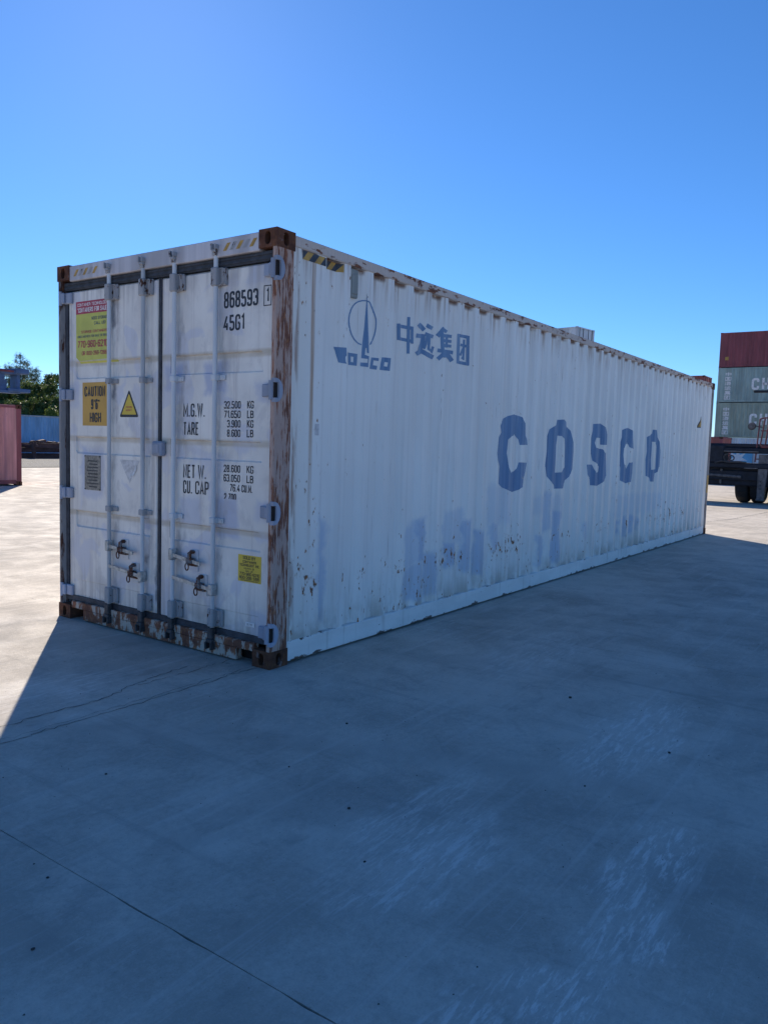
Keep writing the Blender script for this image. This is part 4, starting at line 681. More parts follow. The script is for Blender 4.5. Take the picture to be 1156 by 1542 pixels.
for ch in TR['cj']: F('painted_character', ch)
for nm, loops in TR['emblem']: F(nm, [tess(loops)])
F('painted_ring', [TR['ring']])
# hazard stripes under the rail
def stripes(x0, x1, z0, z1, n):
    a, b = [], []
    st = (x1 - x0) / n; sk = (z1 - z0) * .9
    for k in range(-1, n + 1):
        p = [(x0 + k * st, z0), (x0 + (k + 1) * st, z0), (x0 + (k + 1) * st + sk, z1), (x0 + k * st + sk, z1)]
        p = [(min(max(q[0], x0), x1), q[1]) for q in p]
        if abs(p[0][0] - p[1][0]) + abs(p[2][0] - p[3][0]) < 1e-4: continue
        u = []
        for q in p:
            if not u or (abs(q[0] - u[-1][0]) + abs(q[1] - u[-1][1])) > 1e-5: u.append(q)
        if len(u) > 2: (a if k % 2 else b).append([u])
    return a, b
sa, sb = stripes(.262, .505, 2.748, 2.806, 4)
F('hazard_tape', sa, M['black_tape']); F('hazard_tape', sb, M['amber'])
sa, sb = stripes(.512, .712, 2.748, 2.806, 4)
F('hazard_tape', sa, M['amber']); F('hazard_tape', sb, M['black_tape'])
vm = MB().box(.806, .024, 2.595, .900, .052, 2.802, ch=.008); vm.box(.816, .018, 2.62, .89, .026, 2.76, ch=.005)
vm.build('vent', M['vent'], SW)
F('sticker_residue', [[[(.425, 1.58), (.47, 1.58), (.47, 1.66), (.425, 1.66)]]], M['ghost'])
F('warning_sticker', [[[(11.20, 2.02), (11.40, 2.02), (11.30, 2.24)]]], M['black_tape'])
side_decal([[[(11.225, 2.036), (11.375, 2.036), (11.30, 2.20)]]], 'warning_sticker', M['amber'], SW, .0036)
vb = MB().box(11.02, .016, 2.50, 11.09, .05, 2.70, ch=.006); vb.build('vent', M['vent'], SW)
yl = MB().box(L - .15, .0018, .80, L - .03, .0044, 1.14); yl.build('yellow_label', M['amber'], MC)
for k in range(5): F('painted_digit', [[[(11.62, 1.62 - k * .1), (11.66, 1.62 - k * .1), (11.66, 1.68 - k * .1), (11.62, 1.68 - k * .1)]]], M['ghost'])
# weld scabs where the wall meets the rails: short rust plates in each hollow
# ------------------------------------------------------------------ door end
DX = .045
hd = MB().box(.006, .162, 2.766, .075, W - .162, 2.886, ch=.005); HD = mp('door_header', hd, M['header'])
def fD(u, v, l=0.0, x=DX): return (x - .0012 - l, u, v)
def hz(y0, n, z, s):
    for k in range(n):
        y = y0 - k * .062; mb = MB(); mb.face([(.0046, y, z), (.0046, y - .034, z), (.0046, y - .034 - .04, z + .05), (.0046, y - .04, z + .05)])
        mb.build('hazard_tape', M['amber'] if k % 2 == 0 else M['bracket'], HD)
hz(2.22, 5, 2.80, 1); hz(.50, 5, 2.80, 1)
sill = MB()
sill.box(.012, .162, .095, .07, W - .162, .152, ch=.004); sill.box(.012, .33, .012, .07, W - .33, .094)
sill.box(.016, .162, .02, .06, .175, .094); mp('door_sill', sill, M['sill'])
mp('sill_gap_shade', MB().box(.12, .17, .0, .13, W - .17, .11), M['hollow'])  # dark sheet behind the sill cut-outs, shade painted as near-black
gk = MB().box(.034, .052, 2.702, .07, W - .052, 2.765); gk.box(.036, .052, .153, .075, W - .052, .196); gk.box(.050, 1.180, .19, .08, 1.220, 2.70)
gk.box(.040, W - .088, .19, .075, W - .052, 2.69); gk.box(.03, .040, .19, .075, .058, 2.70)
mp('door_seal', gk, M['rubber'])
lip = MB()
for z in (2.712, 2.742): lip.box(.026, .06, z, .032, W - .06, z + .012)
rnd = random.Random(4); zz = .21; yl_, xl_ = 1.196, .040
while zz < 2.66:
    h = rnd.uniform(.03, .09); o_ = rnd.gauss(0, .004); lip.box(xl_ + .004, yl_ - .011 + o_, zz, .06, yl_ + .010 + o_, zz + h, ch=.004); zz += h
mp('seal_lip', lip, M['rubber'])

def door(y0, y1, ya, yb):
    """pressed steel door leaf with three horizontal recesses"""
    e = .018
    ysb = [y0, y0 + .012, ya - e, ya, yb, yb + e, y1 - .012, y1]
    zs = [.186, .198, .33, .336, .775, .800, .895, .915, 1.382, 1.407, 1.503, 1.523, 1.985, 2.010, 2.108, 2.128, 2.682, 2.694]
    rec = {.800: 1, .895: 1, 1.407: 1, 1.503: 1, 2.010: 1, 2.108: 1}
    mb = MB()
    def dep(j, z):
        if j in (0, 7) or z in (.186, 2.694): return .012
        d = 0
        if z in rec and j in (3, 4): d = .030
        if z <= .33 and j in (3, 4): d = .004
        return d
    for z in zs: mb.v += [(DX + dep(j, z), y, z) for j, y in enumerate(ysb)]
    n = len(ysb)
    for i in range(len(zs) - 1):
        for j in range(n - 1): mb.f.append((i * n + j, i * n + j + 1, (i + 1) * n + j + 1, (i + 1) * n + j)); mb.mi.append(0)
    mb.box(DX + .013, y0 + .002, .188, DX + .045, y1 - .002, 2.692)
    return mb
DR = mp('door', door(.058, 1.180, .165, 1.06), M['door'], label='right door leaf with weights and serial number')
DL = mp('door', door(1.220, 2.348, 1.315, 2.235), M['door'], label='left door leaf with orange caution plate')
# locking gear
bars = ((1.762, DL), (1.350, DL), (1.000, DR), (.572, DR))
BX = .012
for i, (y, D_) in enumerate(bars):
    MB().tube((BX, y, .085), (BX, y, 2.80), .0165, 12).build('locking_bar', M['bar'], D_, True)
    # top cam and keeper
    k = MB(); k.box(-.022, y - .026, 2.796, .006, y + .010, 2.815, ch=.003); k.box(-.030, y - .032, 2.815, .006, y - .020, 2.848, ch=.003); k.box(-.030, y + .006, 2.812, .006, y + .018, 2.856, ch=.003)
    k.box(-.012, y - .02, 2.778, .022, y + .02, 2.80, ch=.004); k.build('cam_keeper', M['bracket'], D_)
    # bottom cam and keeper
    k = MB(); k.box(-.022, y - .030, .092, .012, y + .030, .118, ch=.004); k.box(-.030, y - .036, .045, .012, y - .020, .098, ch=.004); k.box(-.030, y + .020, .045, .012, y + .036, .098, ch=.004)
    k.box(-.016, y - .024, .118, .030, y + .024, .20, ch=.006); k.build('cam_keeper', M['dark_steel'], D_)
    # bearing brackets with a wire loop
    for z0, z1 in ((2.575, 2.70), (.205, .335)):
        b = MB(); b.box(-.014, y - .027, z0, .044, y + .030, z1, ch=.007); b.box(.026, y - .085, z0 + .004, .044, y - .027, z1 - .004, ch=.004)
        for yy in (-.078,): b.tube((.018, y + yy, z0 + .014), (.027, y + yy, z0 + .014), .007, 8)
        lp = [(.016, y - .03, z1 - .006), (.010, y - .072, z1 - .010), (.010, y - .076, z0 + .022), (.016, y - .03, z0 + .006)]
        b.path(lp, .0035, 6); b.build('bar_bracket', M['bracket'], D_)
    for z in (1.958, .962):
        b = MB(); b.box(-.010, y - .026, z - .022, .044, y + .024, z + .022, ch=.005); b.box(.030, y - .078, z - .018, .044, y - .024, z + .018, ch=.004)
        b.tube((.026, y - .062, z), (.032, y - .062, z), .007, 8); b.build('bar_guide', M['bracket'] if i < 2 else M['bar'], D_)
def handle(y0, y1, z0, z1, hy, D_):
    """flat lever from hub y0 to free end y1, hasp at hy"""
    h = MB(); d = 1 if y1 > y0 else -1
    h.box(-.016, y0 - .022, z0 - .042, .034, y0 + .022, z0 + .042, ch=.006)
    n = 7; pts = [(y0 + (y1 - y0) * k / n, z0 + (z1 - z0) * k / n) for k in range(n + 1)]
    for a, b in zip(pts, pts[1:]):
        hh = .013 if a is not pts[0] else .020
        h.prism([(a[0], a[1] - hh), (b[0], b[1] - .012), (b[0], b[1] + .012), (a[0], a[1] + hh)], 0, -.006, .006)
    h.build('door_handle', M['galv'], D_)
    zc = z0 + (z1 - z0) * (hy - y0) / (y1 - y0)
    c = MB(); c.box(.012, hy - .05, zc - .042, .044, hy + .05, zc - .016, ch=.006); c.box(-.016, hy - .032, zc - .020, .03, hy + .030, zc + .019, ch=.006)
    c.box(-.014, hy - .017, zc + .016, .010, hy + .017, zc + .062, ch=.008); c.box(.002, hy - .0185, zc + .048, .0436, hy + .017, zc + .075, ch=.01)
    ring = [(-.026, hy + .018 * math.cos(a), zc - .042 + .026 * math.sin(a)) for a in [k * math.pi / 5 for k in range(11)]]
    c.path(ring, .005, 6); c.build('handle_hasp', M['hasp'], D_)
    d2 = MB(); d2.box(.036, hy - .046, zc - .078, .0438, hy + .046, zc + .076, ch=.002); d2.build('hasp_plate', M['door'], D_)
handle(1.762, 1.45, .668, .640, 1.60, DL); handle(1.350, 1.745, .470, .508, 1.47, DL)
handle(1.000, .69, .680, .640, .80, DR); handle(.572, .985, .470, .512, .705, DR)
lk = MB(); lk.box(-.012, 1.115, 1.395, .044, 1.225, 1.505, ch=.012); lk.box(-.018, 1.135, 1.415, -.010, 1.205, 1.485, ch=.006); lk.build('lock_box', M['lug'], DR)
# hinges
for z in (2.640, 1.862, 1.055, .236):
    b = MB(); b.box(.020, .054, z - .042, .044, .135, z + .042, ch=.006); b.box(-.002, .024, z - .042, .022, .075, z + .042, ch=.008); b.tube((.004, .030, z - .062), (.004, .030, z + .062), .019, 10)
    b.build('hinge', M['lug'], DR)
    cr = MB(); out = [(.008 + .062 * math.sin(a), z + .078 * math.cos(a)) for a in [k * math.pi / 10 for k in range(11)]]; inn = [(.026 + .008 * math.sin(a), z + .050 * math.cos(a)) for a in [k * math.pi / 10 for k in range(11)]]
    for i in range(10):
        q = [out[i], out[i + 1], inn[i + 1], inn[i]]; cr.prism(q, 1, -.012, .0045)
    cr.prism([(-.004, z + .078), out[0], inn[0], (-.004, z + .050)], 1, -.012, .02); cr.prism([(-.004, z - .078), out[-1], inn[-1], (-.004, z - .050)], 1, -.012, .02)
    cr.build('hinge_lug', M['lug'], MC)
    MB().box(.0, .0026, z - .050, .032, .006, z + .050).build('hinge_slot_shade', M['hollow'], MC)  # thin near-black piece painting the slot's shade onto the post
    b = MB(); b.box(.020, W - .160, z - .044, .044, W - .05, z + .044, ch=.006); b.box(.0, W - .085, z - .045, .022, W - .034, z + .045, ch=.008); b.tube((.006, W - .036, z - .056), (.006, W - .036, z + .056), .014, 10)
    b.build('hinge', M['lug'], DL)
# lettering on the doors: u grows to the viewer's right = -y
def dtext(txt, y, z, h, width, wt=.14, D_=DR, mat='ink', x=DX, name='door_marking'):
    mb = MB(); put_text(mb, lambda u, v, l: (x - .0013 - l, y - u, v), txt, 0, z, h, width, wt); return mb.build(name, M[mat], D_)
dtext('868593', .525, 2.425, .112, .325); dtext('1', .126, 2.438, .092, .022)
bx = MB(); put = [((.128, 2.418), (.062, 2.418)), ((.062, 2.418), (.062, 2.545)), ((.062, 2.545), (.128, 2.545)), ((.128, 2.545), (.128, 2.418))]
for q in ribbon([(.148, 2.418), (.084, 2.418), (.084, 2.545), (.148, 2.545), (.148, 2.418)], .006): bx.face([(DX - .0014, p[0], p[1]) for p in q])
bx.build('door_marking', M['ink'], DR)
dtext('45G1', .527, 2.272, .108, .20)
dtext('M.G.W.', .932, 1.686, .096, .228,.125); dtext('TARE', .932, 1.556, .094, .165,.125)
dtext('NET', .928, 1.246, .098, .128, .125); dtext('W.', .772, 1.246, .098, .088, .125); dtext('CU.', .928, 1.133, .096, .098, .125); dtext('CAP', .798, 1.133, .096, .142, .125)
for k, (a, b) in enumerate((('32.500', 'KG'), ('71.650', 'LB'), ('3.900', 'KG'), ('8.600', 'LB'))):
    z = 1.744 - k * .0645; n = len(a); wd = .162 if n == 6 else .130; dtext(a, .349 + wd, z, .052, wd, .15); dtext(b, .288, z, .052, .062, .15)
for k, (a, b) in enumerate((('28.600', 'KG'), ('63.050', 'LB'), ('76.4', 'CU.M.'))):
    z = 1.306 - k * .066; wd = (.162, .162, .10)[k]; dtext(a, .345 + wd, z, .052, wd, .15); w2 = (.065, .065, .105)[k]; dtext(b, .284 if k < 2 else .330, z, .052, w2, .15)
mb = MB(); put_text(mb, lambda u, v, l: (DX - .0013 - l, .500 - u, max(v, 1.120)), '2.700', 0, 1.108, .052, .12, .15); mb.build('door_marking', M['ink'], DR)
# stickers (plate colour + lettering in one flat mesh)
def sticker(name, D_, yl, yr, zb, zt, mats, lines, extra=None, x=DX, poly=None):
    mb = MB(); pl = poly or [(yl, zb), (yr, zb), (yr, zt), (yl, zt)]
    mb.face([(x - .0010, p[0], p[1]) for p in pl], 0)
    if extra:
        for (pp, mi) in extra: mb.face([(x - .0017, p[0], p[1]) for p in pp], mi)
    for (txt, cy, z, h, wd, mi) in lines:
        put_text(mb, lambda u, v, l: (x - .0023 - l, cy + wd / 2 - u, v), txt, 0, z, h, wd, .16, mi)
    return mb.build(name, mats, D_)
sticker('caution_plate', DL, 2.158, 1.835, 1.612, 1.958, [M['orange'], M['ink']], [('CAUTION', 1.992, 1.845, .082, .275, 1), ("9'6\"", 1.985, 1.742, .082, .115, 1), ('HIGH', 1.985, 1.638, .078, .150, 1)])
yc = 2.000
sticker('dealer_sticker', DL, 2.243, 1.80, 2.145, 2.605, [M['lemon'], M['red'], M['white_ink'], M['navy_ink']],
        [('CONTAINER TECHNOLOGY', 2.022, 2.566, .024, .40, 2), ('"CONTAINERS FOR SALE"', 2.022, 2.518, .036, .40, 2), ('NEED STORAGE', 1.925, 2.452, .024, .22, 3), ('CALL US!', 1.925, 2.412, .024, .15, 3),
         ('STORAGE CONTAINERS', 2.0, 2.352, .020, .34, 1), ('USED AND NEW FOR SALE OR RENT', 2.022, 2.316, .018, .40, 3), ('770-960-6210', 2.022, 2.236, .056, .40, 1), ('OR 800-266-1266', 2.0, 2.176, .032, .33, 1)],
        extra=[([(2.243, 2.505), (1.80, 2.505), (1.80, 2.605), (2.243, 2.605)], 1)],
        poly=[(2.243, 2.16), (2.20, 2.132), (1.80, 2.14), (1.80, 2.605), (2.243, 2.605)])
# the lower part bridges the recess as a separate strip
sb_ = MB(); sb_.face([(DX - .001, 2.20, 2.131), (DX - .001, 1.70, 2.131), (DX + .022, 1.70, 2.100), (DX + .022, 2.20, 2.100)], 0)
sb_.face([(DX + .022, 2.20, 2.0995), (DX + .022, 1.70, 2.0995), (DX + .022, 1.70, 2.03), (DX + .022, 2.185, 2.03)], 0)
put_text(sb_, lambda u, v, l: (DX + .0205 - l, 2.13 - u, v), 'CONTAINER TECH', 0, 2.072, .016, .30, .17, 1); put_text(sb_, lambda u, v, l: (DX + .0205 - l, 2.10 - u, v), 'ATLANTA, GA', 0, 2.044, .016, .22, .17, 2)
sb_.build('sticker_strip', [M['lemon'], M['navy_ink'], M['red']], DL)
def tri(cy, z0, z1, hw): return [(cy + hw, z0), (cy - hw, z0), (cy, z1)]
ts = MB(); rp = fillet(tri(1.558, 1.682, 1.895, .118) + [(1.558 + .118, 1.682)], .022, 4)[:-1]
ts.face([(DX - .001, p[0], p[1]) for p in rp], 0); rp = fillet(tri(1.558, 1.702, 1.862, .090) + [(1.558 + .09, 1.702)], .008, 3)[:-1]
ts.face([(DX - .0018, p[0], p[1]) for p in rp], 1)
for tx, z, wd in (('CAUTION', 1.752, .075), ('HEIGHT', 1.728, .075)): put_text(ts, lambda u, v, l: (DX - .0024 - l, 1.558 + wd / 2 - u, v), tx, 0, z, .014, wd, .18, 2)
ts.build('warning_triangle', [M['ink'], M['yellow'], M['red']], DL)
pb = MB(); pb.box(DX - .004, 1.918, 1.092, DX - .0005, 2.128, 1.372)
rnd = random.Random(2)
for k in range(9): pb.box(DX - .0052, 1.94 + rnd.uniform(0, .02), 1.115 + k * .026, DX - .004, 2.105 - rnd.uniform(0, .04), 1.125 + k * .026, 1)
for (yy, zz) in ((1.923, 1.095), (1.923, 1.362), (2.120, 1.095), (2.120, 1.362)): pb.tube((DX - .008, yy, zz + .004), (DX - .003, yy, zz + .004), .006, 8, 1)
pb.build('safety_plate', [M['plate'], M['dark_steel']], DL)
gd = MB(); gd.face([(DX - .0008, 1.67, 1.352), (DX - .0008, 1.425, 1.352), (DX - .0008, 1.548, 1.172)]); gd.build('sticker_residue', M['ghost'], DL)
gd = MB(); gd.face([(DX - .0016, 1.54, 1.245), (DX - .004, 1.50, 1.225), (DX - .006, 1.455, 1.29), (DX - .003, 1.475, 1.31), (DX - .0016, 1.50, 1.27)]); gd.face([(DX - .0016, 1.56, 1.22), (DX - .0016, 1.545, 1.20), (DX - .004, 1.52, 1.235), (DX - .002, 1.535, 1.25)])
gd.build('torn_sticker', M['foil'], DL)
sticker('sold_sticker', DR, .352, .132, .560, .746, [M['yellow'], M['ink']],
        [('SOLD BY', .245, .716, .022, .12, 1), ('CONTAINER', .243, .690, .018, .13, 1), ('TECHNOLOGY, INC.', .242, .667, .018, .19, 1), ('ATLANTA, GA', .245, .648, .012, .10, 1), ('CALL US!', .245, .630, .012, .07, 1), ('770-960-6210', .242, .604, .021, .19, 1), ('800-266-1266', .242, .579, .020, .19, 1), ('CONTAINERTECHNOLOGY', .242, .566, .009, .17, 1)],)
sticker('small_label', DR, .272, .188, .252, .282, [M['white_ink'], M['navy_ink']], [('3.7.11', .235, .260, .013, .05, 1)])

# ================================================================== BACKGROUND CONTAINERS
CACHE = {}
def cached(key, fn):
    if key not in CACHE: CACHE[key] = fn().mesh(key[0], M['roof'])
    return CACHE[key]
def put(name, key, fn, parent, mat):
    o = link(name, cached(key, fn), parent); o.material_slots[0].link = 'OBJECT'; o.material_slots[0].material = mat; return o
def cont(loc, rz, Lc, Hc, mat, label, group=None, frame=None, bars_=True, end_mat=None):
    e = empty('shipping_container', loc, rz); tag(e, label, 'shipping container', group); frame = frame or mat
    n = int((Lc - .7) / PITCH); x0 = (Lc - n * PITCH) / 2; k = (Lc, Hc)
    a = put('side_wall', ('side_wall', 0) + k, lambda: corr_wall(.15, Lc - .15, .14, Hc - .08, .014, 1, x0, n), e, mat)
    put('side_wall', ('side_wall', 1) + k, lambda: corr_wall(.15, Lc - .15, .14, Hc - .08, W - .014, -1, x0, n), e, mat)
    def endw():
        mb = MB(); ys_ = [.1 + i * (W - .2) / 36 for i in range(37)]
        for i in range(36):
            d0, d1 = [(0, .04)[(j // 2) % 2] for j in (i, i + 1)]
            mb.face([(Lc - .02 - d0, ys_[i], .14), (Lc - .02 - d1, ys_[i + 1], .14), (Lc - .02 - d1, ys_[i + 1], Hc - .1), (Lc - .02 - d0, ys_[i], Hc - .1)])
        return mb
    put('end_wall', ('end_wall', 0) + k, endw, e, end_mat or mat)
    put('roof_panel', ('roof_panel', 0) + k, lambda: MB().box(.05, .03, Hc - .03, Lc - .05, W - .03, Hc - .012), e, mat)
    for sy in (0, 1):
        y0, y1 = (.004, .07) if sy == 0 else (W - .07, W - .004)
        put('top_rail', ('top_rail', sy) + k, lambda: MB().box(.178, y0 + .004, Hc - .10, Lc - .178, y1 + .004, Hc - .035), e, frame)
        put('bottom_rail', ('bottom_rail', sy) + k, lambda: MB().box(.178, y0, .05, Lc - .178, y1, .17), e, frame)
        for sx in (0, 1):
            xa, xb = (.006, .16) if sx == 0 else (Lc - .16, Lc - .006); ya, yb = (.006, .10) if sy == 0 else (W - .10, W - .006)
            put('corner_post', ('corner_post', sx, sy) + k, lambda: MB().box(xa, ya, .118, xb, yb, Hc - .118, ch=.01), e, frame)
            for z0 in (0, Hc - .118): put('corner_casting', ('corner_casting', sx, sy, z0) + k, lambda: casting_mesh(sx, sy, Lc, W, z0), e, M['casting'] if frame is not mat else frame)
    for xx in (0, 1):
        xa, xb = (.008, .07) if xx == 0 else (Lc - .07, Lc - .008)
        put('header', ('header', xx) + k, lambda: MB().box(xa, .162, Hc - .11, xb, W - .162, Hc - .01), e, frame)
        put('sill', ('sill', xx) + k, lambda: MB().box(xa, .162, .016, xb, W - .162, .155), e, frame)
    for y0, y1 in ((.105, W / 2 - .012), (W / 2 + .012, W - .105)):
        d = put('door', ('door', y0) + k, lambda: MB().box(.03, y0, .165, .07, y1, Hc - .125, ch=.006), e, end_mat or mat)
        if bars_:
            for f in (.22, .68):
                yb_ = y0 + (y1 - y0) * (f if y0 < 1 else 1 - f)
                put('locking_bar', ('locking_bar', y0, f) + k, lambda: MB().tube((.012, yb_, .06), (.012, yb_, Hc - .06), .022, 6).box(.0, yb_ - .05, .9, .03, yb_ + .05, .98), d, M['dark_steel'])
    return e, a
def flat_on(parent_wall, name, strokes, mat, y=.010, x0=.512):
    mb = MB()
    for k, s in enumerate(strokes):
        for q in s: mb.face([(p[0], y - .0006 * (k % 4), p[1]) for p in q])
    return mb.build(name, mat, parent_wall)
maroon = paint('maroon_container_paint', (0.24, 0.058, 0.068), rust=.15, seed=3)
green_a = paint('green_container_paint', (0.31, 0.40, 0.37), rust=.35, seed=5)
green_b = paint('olive_green_container_paint', (0.32, 0.37, 0.30), rust=.5, seed=8)
white_b = paint('pale_container_paint', (0.62, 0.64, 0.65), rust=.3, seed=11)
red_b = paint('red_container_paint', (0.34, 0.09, 0.07), rust=.5, seed=13)
pink_b = paint('faded_red_container_paint', (0.60, 0.25, 0.24), rust=.5, seed=17, fade=(1.3, .75))
blue_b = paint('blue_container_paint', (0.25, 0.43, 0.62), rust=.2, seed=19)
grey_b = paint('grey_container_paint', (0.5, 0.5, 0.5), rust=.5, seed=23)
cream_b = paint('cream_rail_paint', (0.50, 0.46, 0.42), rust=.4, seed=29)
sky_blue = flat('sky_blue_panel', (0.15, 0.45, 0.66), .5, 0, .1, 2)
SG = 'containers stacked behind the machine'
SXp, SYp = 58.8, 10.15
e, a = cont((SXp, SYp, 0), R(-90), 12.192, 2.896, white_b, 'white container with a pale star on blue, bottom of the tall stack', SG)
flat_on(a, 'painted_panel', [[[(.95, .55), (2.75, .55), (2.75, 2.15), (.95, 2.15)]]], sky_blue)
star = []
for k in range(14):
    r_ = .72 if k % 2 == 0 else .30; an = math.pi / 2 + k * math.pi / 7; star.append((1.75 + r_ * math.cos(an), 1.36 + r_ * math.sin(an)))
flat_on(a, 'painted_star', [[star]], M['white_ink'], .007)
zst = 2.896
for gm, lab in ((green_b, 'olive green container with white lettering, second from the ground in the tall stack'), (green_a, 'grey-green container with white lettering directly under the maroon container')):
    e, a = cont((SXp, SYp, zst), R(-90), 12.192, 2.591, gm, lab, SG)
    for i, ch in enumerate('中国海运集团'):
        z1 = 2.26 - i * .345; flat_on(a, 'painted_character', [ribbon([(.52 + p[0] * .42, z1 - .29 + p[1] * .28) for p in s], .05) for s in CJ[ch]], M['white_ink'])
    for wdn, wx_, ww in (('CHINA', 2.36, 3.0), ('SHIPPING', 5.9, 4.9)):
        for cs in text_polys(wdn, .86, ww, .19, .3): flat_on(a, 'painted_lettering', [[[(p[0] + wx_, p[1] + .92) for p in q] for q in cs]], M['white_ink'])
    zst += 2.591
e, a = cont((SXp, SYp, zst), R(-90), 12.192, 2.591, maroon, 'maroon container on top of the tall stack at the right edge', SG)
flat_on(a, 'yellow_label', [[[(.42, .55), (.66, .55), (.66, .80), (.42, .80)]]], M['amber'])
cont((43.2, 6.27 + 6.058, 0), R(-90), 6.058, 2.591, red_b, 'short brick-red container low beside the foot of the tall stack', frame=maroon)
ca, sa_ = math.cos(R(-8.5)), math.sin(R(-8.5))
for k in range(4):
    cont((49.7 + 2.438 * ca, 17.74 + 2.438 * sa_, k * 2.591), R(81.5), 12.192, 2.591, grey_b if k < 3 else white_b,
         'pale container peeping over the roof edge, topmost of its stack' if k == 3 else ('grey container at the foot of the far stack', 'grey container second from the ground in the far stack', 'grey container third from the ground in the far stack', '')[k], 'far grey stack')
for k in range(3):
    cont((61.0 + 2.438, 11.6, k * 2.591), R(90), 12.192, 2.591, red_b, 'rusty red container whose top shows just over the far end of the white container' if k == 2 else ('red container at the foot of the far red stack', 'red container in the middle of the far red stack')[k], 'far red stack', frame=maroon)
cont((9.06 - 6.058, 18.75, 0), 0, 6.058, 2.40, pink_b, 'faded red container at the left edge with a dark corner post', frame=maroon)
cont((17.6, 48.0, 0), 0, 12.192, 2.896, blue_b, 'light blue container before the trees, behind the rusty frames', frame=cream_b)

# ================================================================== RUSTY TRAILER FRAMES
M['frame_rust'] = flat('rusty_frame_steel', (0.12, 0.058, 0.05), .8, 0, .45, 1.2)
def chassis(loc, rz, Lc, label, z0=.0, h=.30):
    e = empty('trailer_frame', loc, rz); tag(e, label, 'trailer frame', 'rusty frames before the blue container')
    for y in (0, 1.0):
        b = MB(); b.box(0, y, z0 + h - .05, Lc, y + .16, z0 + h); b.box(0, y, z0, Lc, y + .16, z0 + .05); b.box(0, y + .06, z0 + .05, Lc, y + .10, z0 + h - .05)
        b.build('side_beam', M['frame_rust'], e)
    n = int(Lc / 2.0)
    for i in range(n + 1): MB().box(.0 + i * (Lc - .14) / n, -.55 if i in (0, n) else .16, z0 + .06, .14 + i * (Lc - .14) / n, 1.71 if i in (0, n) else 1.0, z0 + h - .07).build('cross_member', M['frame_rust'], e)
    return e
for (x, y, z, rz, l, lab) in ((19.6, 44.0, .02, 1, 8.5, 'rusty steel trailer frame lying lowest on the gravel'), (19.4, 44.3, .40, -2, 6.9, 'dark rusty frame stacked on the lowest frame'), (24.2, 44.0, .70, 3, 4.6, 'short rusty frame topmost at the right of the pile')):
    chassis((x, y, z), R(rz), l, lab)
rnd = random.Random(31); brown = flat('rusty_scrap', (0.17, 0.085, 0.065), .85, 0, .5, 2.5); tan_ = flat('pale_scrap', (0.36, 0.27, 0.21), .85, 0, .4, 2.5)
for k, lab in enumerate(('dark rusty lump left on the pile of frames', 'pale bent plate on the pile of frames', 'brown crumpled sheet in the middle of the pile', 'rusty box section leaning on the pile', 'long pale plate at the right end of the pile')):
    bm = bmesh.new(); bmesh.ops.create_cube(bm, size=1); bmesh.ops.subdivide_edges(bm, edges=bm.edges[:], cuts=2, use_grid_fill=True)
    lx, ly, lz = rnd.uniform(.5, 1.3), rnd.uniform(.4, .9), (.28, .10, .22, .18, .09)[k]
    for v in bm.verts: v.co = Vector((v.co.x * lx + rnd.gauss(0, .06), v.co.y * ly + rnd.gauss(0, .05), (v.co.z + .5) * lz + rnd.gauss(0, .025)))
    mb = MB(); mb.add_bm(bm); bm.free(); o = mb.build('scrap_piece', tan_ if k in (1, 4) else brown)
    o.location = ((21.6, 22.6, 23.5, 25.2, 26.4)[k], 44.9, (.70, .70, .70, .99, .99)[k]); o.rotation_euler = (rnd.uniform(-.1, .1), rnd.uniform(-.15, .15), rnd.uniform(-.3, .3)); tag(o, lab, 'scrap', 'scrap on the rusty frames')
p_ = empty('steel_stanchion', (24.2, 43.7, 0)); tag(p_, 'upright rusty stanchion standing before the pile of frames', 'stanchion')
MB().box(-.1, -.1, .02, .1, .1, 1.05, ch=.01).build('post', M['frame_rust'], p_); MB().box(-.3, -.25, 0, .3, .25, .03).build('base_plate', M['frame_rust'], p_)
# ================================================================== CONTAINER HANDLERS
navy = flat('dark_machine_paint', (0.010, 0.014, 0.024), .75, .0, .4, 5)
blue_m = flat('blue_machine_paint', (0.045, 0.10, 0.22), .5, 0, .25, 3)
maroon_m = flat('maroon_rail_paint', (0.15, 0.03, 0.035), .5, 0, .25, 6)
grey_m = flat('worn_machine_steel', (0.12, 0.115, 0.12), .6, .2, .4, 10)
tyre_m = flat('tyre_rubber', (0.018, 0.018, 0.02), .85, 0, .3, 20)
def glassm():
    t = NT('cab_glass', .08); return t.out((0.02, 0.03, 0.045))
glass = glassm()
def wheel(parent, c, r, w_, axis, name='wheel'):
    a = Vector(axis).normalized(); c = Vector(c); mb = MB(); u = a.orthogonal().normalized(); v = a.cross(u); N = 36
    prof = [(-w_ / 2, r * .6), (-w_ / 2, r * .86), (-w_ * .40, r * .97), (-w_ * .2, r), (w_ * .2, r), (w_ * .4, r * .97), (w_ / 2, r * .86), (w_ / 2, r * .6)]
    for i in range(N):
        for (s0, r0), (s1, r1) in zip(prof, prof[1:]):
            def q(i, s, r_):
                A = 2 * math.pi * i / N; rr_ = r_ - (.022 * r if (i % 2 and r_ > r * .95) else 0); return c + a * s + (u * math.cos(A) + v * math.sin(A)) * rr_
            mb.face([q(i, s0, r0), q(i + 1, s0, r0), q(i + 1, s1, r1), q(i, s1, r1)])
    o = mb.build(name, tyre_m, parent)
    rm = MB(); rm.tube(c - a * w_ * .42, c + a * w_ * .42, r * .6, 24); rm.tube(c - a * w_ * .5, c + a * w_ * .5, r * .24, 14)
    for k in range(8): A = 2 * math.pi * k / 8; p = c + (u * math.cos(A) + v * math.sin(A)) * r * .42; rm.tube(p - a * w_ * .46, p + a * w_ * .46, r * .045, 6)
    rm.build('rim', grey_m, o); return o
